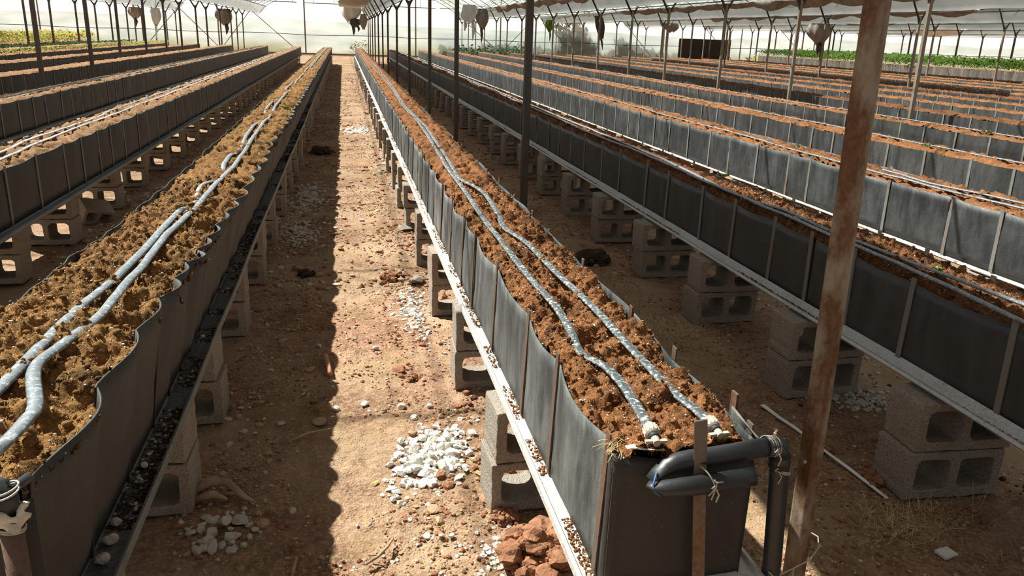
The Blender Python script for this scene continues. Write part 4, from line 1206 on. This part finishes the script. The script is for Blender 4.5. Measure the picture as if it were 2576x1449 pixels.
def crop(x0, x1, y0, y1, z0, z1, n, size, mat, label, seed):
    g = np.random.default_rng(seed)
    y = y0 + (y1 - y0) * g.uniform(0, 1, n); x = g.uniform(x0, x1, n)
    top = z0 + (z1 - z0) * (.45 + .75 * fbm(x * 1.5, y * 2.6, seed, 3))
    P = np.stack([x, y, z0 + (top - z0) * g.uniform(0, 1, n) ** .6], 1)
    V, F = leaves(P, size, seed)
    tag(mesh('crop_foliage', V, F, mat), label, 'plants', kind='stuff')
crop(21.3, 25.0, 22, 41, .98, 1.36, 19000, .10, M_LEAF, 'band of green crop leaves behind the bag row at far right', 1)
crop(21.15, 21.4, 20, 40, .97, 1.06, 700, .06, M_LEAFY, 'yellow-green sprouts along the rim of the bag row', 2)
crop(-11.9, -10.9, 22, 41, .74, 1.18, 5200, .12, M_LEAFY, 'tall yellowish plants in the eighth trough left of the aisle', 3)
crop(-9.62, -9.24, 20, 41, .74, .86, 1800, .06, M_LEAFD, 'dark green seedlings in the seventh trough left of the aisle', 4)
crop(-8.2, -7.82, 16, 41, .74, .88, 2200, .06, M_LEAFY, 'yellow seedlings in the sixth trough left of the aisle', 5)
crop(-13.6, -12.4, 30, 43, .5, 1.15, 2500, .12, M_LEAFY, 'yellowish plants furthest away at the left edge', 6)
crop(6, 23, 56.35, 56.7, 0, 1.7, 5200, .30, M_LEAFO, 'weeds growing outside behind the far film wall', 7)
crop(7, 12, 52, 54.5, 0, .95, 420, .24, M_LEAFD, 'low weeds inside before the far wall, right of the aisle', 8)
crop(.4, 1.6, 55, 55.7, 0, 1.05, 130, .14, M_LEAFY, 'thin weeds at the foot of the far wall at the aisle end', 9)
crop(27.5, 34, 50, 54, 0, .8, 700, .3, M_LEAFY, 'dry weeds before the far wall right of the black board', 10)
def outside_tree(x, y, r, h, seed, label):
    t = empty('outside_tree', (x, y, 0), label, 'tree')
    b = MB(); b.tube([(0, 0, 0), (.1, 0, h * .5), (0, .1, h)], [.12, .09, .05], 7); b.build('trunk', M_WOOD, t)
    g = np.random.default_rng(seed); n = 1700
    d = g.normal(size=(n, 3)); d /= np.linalg.norm(d, axis=1)[:, None]
    P = d * (r * g.uniform(.35, 1, n) ** .5)[:, None] * np.array([1, 1, .9]) + np.array([0, 0, h])
    V, F = leaves(P, .27, seed); mesh('crown', V, F, M_LEAFO, t)
outside_tree(14.6, 57.9, 1.5, 3.1, 1, 'dark bushy tree outside behind the far film wall')
outside_tree(18.2, 57.6, .8, 2.7, 2, 'smaller loose tree outside, right of the dark bushy one')

SEED_N = 0
def seedling(x, y, z, s, label):
    b = MB(); g = random.Random(int(x * 1000 + y * 77))
    for k in range(g.randint(4, 7)):
        a = 2.4 * k + g.uniform(-.3, .3); L = s * g.uniform(.7, 1.2); c, q = math.cos(a), math.sin(a)
        b.add([(0, 0, 0), (c * L * .5 - q * L * .28, q * L * .5 + c * L * .28, L * .45), (c * L, q * L, L * .35), (c * L * .5 + q * L * .28, q * L * .5 - c * L * .28, L * .45)], [(0, 1, 2, 3)])
    o = b.build('seedling', M_SEED); o.location = (x, y, z); solid(o, .001)
    tag(o, label, 'seedling')
seedling(-.665, 2.02, .762, .022, 'tiny green seedling beside the bent hose near the left trough end')
seedling(-.60, 1.98, .765, .02, 'tiny pale seedling near the scalloped rim of the left trough')
seedling(-.83, 2.10, .765, .022, 'small seedling left of both hoses on the scalloped trough')
seedling(-.715, 2.55, .768, .018, 'green seedling between the two hoses on the scalloped trough')
seedling(-.72, 5.32, .77, .04, 'bright green seedling on the scalloped trough where the hose breaks')
seedling(-.62, 8.9, .77, .05, 'yellow-green seedling on the scalloped trough far down the row')
seedling(2.24, 2.60, .765, .02, 'tiny seedling between the hoses on the shaded trough')
seedling(2.36, 4.7, .765, .035, 'green seedling on the shaded trough beside the bright tray')
seedling(3.75, 6.2, .765, .035, 'green seedling on the third trough right of the aisle')
seedling(5.1, 12.5, .775, .055, 'green seedling on the fourth trough right of the aisle')
seedling(6.55, 7.3, .775, .05, 'green seedling on the fifth trough right of the aisle')
seedling(5.0, 6.2, .775, .04, 'small green seedling near the right edge on the fourth trough')

# ------------------------------------------------------------------ things on the ground
def gz(x, y): return float(ground_h(np.array([x]), np.array([y]))[0])
def pile(cx, cy, rx, ry, n, r0, r1, mat, label, group, seed, name='gravel_stone', rot=0.0, edge=1.0):
    g = random.Random(seed); meshes = []
    for k in range(6):
        me = bpy.data.meshes.new(name); me.from_pydata([tuple(v) for v in rock_verts(1.15, ICO2, seed * 10 + k, .72, 11)], [], ICO2[1]); me.materials.append(mat); meshes.append(me)
    for i in range(n):
        a = g.uniform(0, 6.28); q = math.sqrt(g.random()) if g.random() < .85 else g.uniform(.9, 1.4)
        u, v = q * rx * math.cos(a), q * ry * math.sin(a)
        x = cx + u * math.cos(rot) - v * math.sin(rot); y = cy + u * math.sin(rot) + v * math.cos(rot)
        s = g.uniform(r0, r1) * (1.15 if q < .7 else .85)
        o = bpy.data.objects.new(name, meshes[i % 6]); COL.objects.link(o)
        o.location = (x, y, gz(x, y) + s * .35 + (max(0, .6 - q) * .022)); o.scale = (s, s, s); o.rotation_euler = (g.uniform(-.5, .5), g.uniform(-.5, .5), g.uniform(0, 6.28))
        tag(o, label, 'stone', group)
pile(.295, 2.79, .125, .25, 135, .012, .024, M_WHITE, 'white stone chip in the pile beside the nearest blocks of the right trough', 'white gravel pile', 5, rot=-.35)
pile(.46, 2.17, .12, .12, 14, .008, .015, M_WHITE, 'white stone chip scattered at the foot of the nearest block stack', 'scattered white gravel', 6)
pile(2.34, 3.00, .16, .14, 40, .011, .020, M_PALE, 'grey-white chip in the pile between the shaded block stacks on the right', 'shaded right gravel', 7, rot=.5)
pile(-.36, 8.0, .19, .75, 36, .014, .026, M_PALE, 'pale chip in the shaded pile farther left in the aisle', 'shaded aisle gravel far', 8)
pile(-.40, 6.55, .16, .42, 30, .013, .023, M_PALE, 'pale chip in the nearer shaded pile left in the aisle', 'shaded aisle gravel near', 9)
pile(-.44, 2.38, .11, .13, 42, .010, .024, M_PALE, 'pale rock in the heap beside the near left block stack', 'pale rocks at the left stack', 10, 'rock')
pile(-1.35, 6.2, .25, .55, 24, .02, .042, M_PALE, 'pale rock lying between the two left troughs', 'rocks between the left troughs', 14, 'rock')
pile(-1.25, 3.3, .25, .5, 16, .02, .04, M_PALE, 'pale rock on the ground behind the scalloped trough', 'rocks behind the left trough', 15, 'rock')
pile(.36, 4.45, .10, .40, 24, .010, .022, M_WHITE, 'whitish chip at the foot of the third and fourth right stacks', 'white chips along the right stacks', 16)
pile(.40, 9.6, .10, 1.1, 14, .015, .03, M_WHITE, 'whitish chip far along the right side of the aisle', 'white chips far right of aisle', 17)
pile(.16, 13.6, .22, .5, 14, .02, .04, M_WHITE, 'white chip in the light patch across the aisle far away', 'white chips across the aisle', 18)
def under_pile(cx, cy, rx, ry, n, rr, mat, label, seed, rot=0.0):
    g = np.random.default_rng(seed); a = g.uniform(0, 6.28, n); q = np.abs(g.normal(size=n)) * .62
    u, v = q * rx * np.cos(a), q * ry * np.sin(a)
    x = cx + u * math.cos(rot) - v * math.sin(rot); y = cy + u * math.sin(rot) + v * math.cos(rot)
    V, F = scatter_ico(np.stack([x, y, ground_h(x, y) + .003], 1), g.uniform(rr[0], rr[1], n), ICO2, seed, .7)
    tag(mesh('gravel', V, F, mat), label, 'gravel', kind='stuff')
under_pile(.295, 2.79, .125, .26, 420, (.004, .011), M_WHITE, 'finer white gravel between the chips of the pile beside the nearest stack', 1, -.35)
under_pile(.47, 2.15, .14, .16, 160, (.003, .009), M_WHITE, 'finer white gravel scattered at the nearest stack', 2)
under_pile(-.36, 8.0, .2, .8, 420, (.006, .016), M_PALE, 'finer pale gravel in the far shaded pile', 3)
under_pile(-.40, 6.55, .17, .45, 300, (.006, .015), M_PALE, 'finer pale gravel in the near shaded pile', 4)
under_pile(2.34, 3.0, .15, .13, 120, (.005, .011), M_PALE, 'finer gravel between the shaded right stacks', 5, .5)
under_pile(.36, 4.5, .11, .45, 220, (.004, .012), M_WHITE, 'finer whitish grit along the stacks right of the aisle', 6)
under_pile(.2, 13.6, .3, .6, 300, (.008, .022), M_WHITE, 'finer white grit in the light patch across the far aisle', 7)
WS = [(-.079, 3.245, 'sharp white stone on the shadow edge in the aisle'), (.046, 3.276, 'white stone alone in the sunlit aisle, right of the shadow edge'), (.205, 3.239, 'white stone, larger of two beside the gravel pile top'),
      (.25, 3.143, 'flat white stone just above the gravel pile'), (.119, 3.946, 'white stone alone in the sunlit aisle beyond the others'), (.224, 2.271, 'square white stone in front of the gravel pile'), (.268, 2.253, 'grey-white stone beside the square one in front of the pile'),
      (.33, 3.23, 'white stone right above the gravel pile by the blocks'), (.30, 2.25, 'small white stone third in front of the pile')]
for i, (x, y, lab) in enumerate(WS):
    stone('white_stone', M_WHITE, (x, y, gz(x, y) + .008), (.020, .018, .021, .017, .017, .014, .012, .018, .011)[i], 500 + i, lab, 'stone', None, ICO2, .75)

# loose small grit and clods over the floor, uncountable
def grit(n, x0, x1, y0, y1, rr, mats, label, seed, dens=None, p=1.6):
    g = np.random.default_rng(seed)
    y = y0 + (y1 - y0) * g.uniform(0, 1, n) ** p; x = g.uniform(x0, x1, n)
    keep = fbm(x * 2.5, y * 2.5, seed, 3) > (.45 if dens is None else dens)
    x, y = x[keep], y[keep]; n = len(x)
    r = rr[0] + (rr[1] - rr[0]) * g.uniform(0, 1, n) ** 4
    P = np.stack([x, y, ground_h(x, y) + r * .2], 1)
    V, F = scatter_ico(P, r, ICO1, seed, .75)
    tag(mesh('ground_grit', V, F, mats, None, np.repeat(g.integers(0, len(mats), n), len(ICO1[1])), False), label, 'grit', kind='stuff')
grit(36000, -.62, .6, 1.9, 14, (.0013, .010), [M_CLOD, M_TAN, M_TAN, M_CLOD, M_CLOD, M_TAN, M_CLOD, M_TAN, M_CLOD, M_PALE], 'small clods and grit strewn over the aisle floor', 21)
grit(26000, .85, 2.2, 1.5, 14, (.0013, .010), [M_CLOD, M_CLOD, M_TAN, M_CLOD, M_TAN, M_CLOD, M_CLOD, M_PALE], 'small clods and grit strewn right of the right trough', 22)
grit(14000, -2.1, -.85, 2.4, 16, (.003, .016), [M_CLOD, M_TAN, M_PALE, M_CLOD], 'small clods and grit strewn behind the scalloped trough', 23)
grit(2200, .22, .62, 1.9, 7, (.004, .022), [M_CLOD, M_TAN, M_CLOD], 'larger red clods heaped along the stacks right of the aisle', 24, .38)
grit(900, -.6, -.15, 1.9, 8, (.004, .020), [M_CLOD, M_PALE, M_TAN], 'larger stones strewn along the left stacks in the aisle', 25, .4)
grit(2500, 2.0, 2.8, 1.6, 6, (.003, .014), [M_DARKCLOD, M_CLOD, M_PALE], 'dark clods between the shaded block stacks', 26, .4)
grit(5200, -.6, .62, 5, 32, (.005, .028), [M_CLOD, M_TAN, M_CLOD, M_TAN, M_PALE], 'clods strewn over the far aisle floor', 31, .42, 1.2)
grit(4200, .9, 2.2, 5, 28, (.005, .028), [M_CLOD, M_TAN, M_CLOD], 'clods strewn over the far floor right of the right trough', 32, .42, 1.2)
grit(3000, -2.1, -.9, 5, 25, (.005, .03), [M_CLOD, M_TAN, M_PALE], 'clods strewn over the far floor between the left troughs', 33, .42, 1.2)
# white specks of perlite on the shaded floor
grit(3800, -.55, -.08, 2.0, 5, (.0008, .0022), [M_PERL], 'white perlite specks on the shaded aisle floor', 27, .48, 1.0)
grit(3000, 1.2, 2.3, 1.5, 4.5, (.0009, .0026), [M_PERL], 'white perlite specks on the floor right of the post', 28, .5, 1.0)

def clump(x, y, r, mat, label, seed, name='soil_clump', flat=.7):
    g = np.random.default_rng(seed); n = 60
    d = g.normal(size=(n, 3)); d /= np.linalg.norm(d, axis=1)[:, None]
    P = d * (r * g.uniform(0, 1, n) ** .4)[:, None] * np.array([1, 1, flat * .6]) + np.array([0, 0, r * .25])
    V, F = scatter_ico(P, g.uniform(.18, .34, n) * r, ICO2, seed)
    o = mesh(name, V, F, mat, smooth=False); o.location = (x, y, gz(x, y)); tag(o, label, 'clod')
clump(-.324, 11.0, .14, M_DARKCLOD, 'large dark peat clump in the aisle shadow far off', 1)
clump(-.292, 5.33, .055, M_DARKCLOD, 'dark peat clump in the aisle shadow nearer the camera', 2)
clump(1.757, 5.45, .13, M_DARKCLOD, 'dark clump on the ground beside the shaded stacks on the right', 3, flat=.5)
clump(.555, 2.10, .115, M_CLOD, 'red clay mound at the foot of the nearest stack right of the aisle', 4, 'clay_mound', .8)
clump(.50, 2.33, .05, M_CLOD, 'small red clay lump against the nearest stack right of the aisle', 5, 'clay_mound')
clump(1.95, 2.36, .05, M_CLOD, 'red clod beside the nearest full stack on the right', 6)
clump(1.90, 2.62, .035, M_CLOD, 'small red clod beside the white strip on the right', 7)
clump(.27, 5.2, .07, M_CLOD, 'red clod heap by the farther stacks right of the aisle', 8)
clump(.28, 3.55, .035, M_CLOD, 'red clod pile by the second stack right of the aisle', 9)

b = MB(); b.tube([(-.136, 3.83, .018), (-.121, 3.72, .016), (-.108, 3.60, .014)], .0125, 12)
tag(b.build('clay_stick', M_TERRA, None, True), 'short terracotta coloured stick on the shadow edge', 'stick')
def twig(P, r, label, side=()):
    b = MB(); b.tube(P, r, 7)
    for q in side: b.tube(q, [.004, .002], 6)
    tag(b.build('twig', M_WOOD, None, True), label, 'twig')
twig([(-.263, 2.95, .012), (-.235, 2.975, .013), (-.19, 3.01, .016), (-.15, 3.03, .013), (-.10, 3.045, .012)], [.003, .004, .005, .004, .003], 'thin bent twig lying in the aisle shadow', [[(-.275, 2.99, .014), (-.24, 2.925, .012)]])
twig([(.02, 2.13, .012), (.06, 2.16, .015), (.09, 2.20, .018), (.112, 2.25, .014)], [.004, .005, .005, .003], 'forked twig in the sunlit aisle close to the camera', [[(.03, 2.17, .016), (.075, 2.165, .015)]])
twig([(-.20, 2.10, .008), (-.19, 2.20, .01)], .005, 'short upright-lying twig at the bottom of the aisle shadow')
b = MB()
b.tube([(-.56, 2.60, .03), (-.50, 2.625, .05), (-.44, 2.61, .05), (-.39, 2.56, .025), (-.345, 2.53, .012)], [.02, .019, .014, .011, .004], 9)
b.tube([(-.55, 2.565, .02), (-.49, 2.575, .03), (-.44, 2.555, .018)], [.014, .015, .005], 8)
tag(b.build('dead_root', M_WOOD, None, True), 'forked dead root lying beside the left block stack', 'root')
def chip(x, y, r, label, seed, mat=M_TERRA):
    stone('earth_flake', mat, (x, y, gz(x, y) + .006), r, seed, label, 'flake', None, ICO2, .35)
chip(-.31, 2.42, .026, 'upright pale earth flake in the aisle shadow', 701, M_TAN)
chip(-.20, 3.72, .035, 'flat pinkish earth flake left of the terracotta stick', 702, M_TAN)
chip(-.14, 3.14, .035, 'flat earth flake above the bent twig', 703, M_TAN)
chip(.26, 2.42, .024, 'rusty flake of stone in front of the gravel pile', 704, M_TAN)
chip(.22, 3.66, .04, 'dark edged clay flake beside a hollow in the sunlit aisle', 705, M_CLOD)
def fallen_leaf(x, y, s, label, mat=M_YLEAF, z=None):
    b = MB(); V = []
    for i in range(7):
        t = i / 6; wv = math.sin(math.pi * t) * .4
        for k in (-1, 0, 1): V.append(((t - .5) * s, k * wv * s * .5, .10 * s * abs(k) + .08 * s * math.sin(3 * t)))
    b.grid(V, 7, 3); o = b.build('fallen_leaf', mat, None, True); o.location = (x, y, (gz(x, y) + .006) if z is None else z); o.rotation_euler = (0, 0, x * 9); solid(o, .0012); tag(o, label, 'leaf')
fallen_leaf(-.225, 3.43, .035, 'yellow curled leaf in the aisle shadow')
fallen_leaf(.07, 2.63, .032, 'pale green leaf in the sunlit aisle left of the gravel')
fallen_leaf(-.84, 1.83, .016, 'tiny yellow leaf on the left trough soil', z=.775)
fallen_leaf(-.12, 1.95, .03, 'dry leaf at the bottom of the shadow edge', M_WOOD)
# white strip and tile scrap right of the post
b = MB()
P = [(1.823, 3.011), (1.842, 2.90), (1.861, 2.792), (1.869, 2.649), (1.888, 2.45), (1.912, 2.236)]
V = []
for i, (x, y) in enumerate(P):
    wd_ = .011 if i < 2 else .007
    V += [(x - wd_, y, gz(x, y) + .012 + .004 * (i % 2)), (x + wd_ * .8, y, gz(x, y) + .016)]
b.grid(V, len(P), 2); o = b.build('plastic_strip', M_STRIPW); solid(o, .003); tag(o, 'long white plastic strip on the ground right of the rusty post', 'strip')
b = MB(); b.box((0, 0, 0), (.062, .045, .009)); o = b.build('tile_piece', M_TILE); o.location = (1.905, 1.918, gz(1.905, 1.918) + .01); o.rotation_euler = (.05, .04, .25); tag(o, 'small grey-white tile piece on the ground at lower right', 'tile')
# dry grass
def grass(x, y, rx, ry, n, L, label, seed, wd=.0016):
    g = np.random.default_rng(seed)
    c = np.stack([x + rx * g.normal(size=n) * .5, y + ry * g.normal(size=n) * .5, np.zeros(n)], 1); c[:, 2] = ground_h(c[:, 0], c[:, 1]) + .006
    V, Q, T = strands(c, None, L, wd, seed)
    tag(mesh('dry_grass', V, [tuple(f) for f in Q.tolist()] + [tuple(f) for f in T.tolist()], M_STRAW), label, 'grass', kind='stuff')
grass(1.80, 3.95, .22, .28, 700, .09, 'dry grass tuft in front of the third shaded stack', 1)
grass(1.85, 2.10, .14, .10, 160, .11, 'dry grass tuft right of the rusty post', 2)
grass(2.03, 2.12, .12, .06, 120, .10, 'dry grass at the foot of the nearest full stack on the right', 3)
grass(1.25, 1.75, .12, .25, 320, .06, 'mossy dry grass behind the upright pipe', 4)
grass(1.55, 5.6, .25, .7, 500, .07, 'dry grass strewn between the right trough and the shaded stacks', 5)
grass(.15, 3.4, .35, 1.6, 260, .05, 'dry stalks scattered over the sunlit aisle', 6, .0013)
grass(-.3, 3.0, .25, 1.0, 120, .05, 'dry stalks scattered in the aisle shadow', 7, .0013)
grass(-1.5, 4.5, .4, 1.4, 300, .07, 'dry grass between the two left troughs', 8)
grass(2.2, 1.75, .2, .15, 120, .12, 'dry grass beside the tile piece at lower right', 9)
bpy.context.view_layer.update()
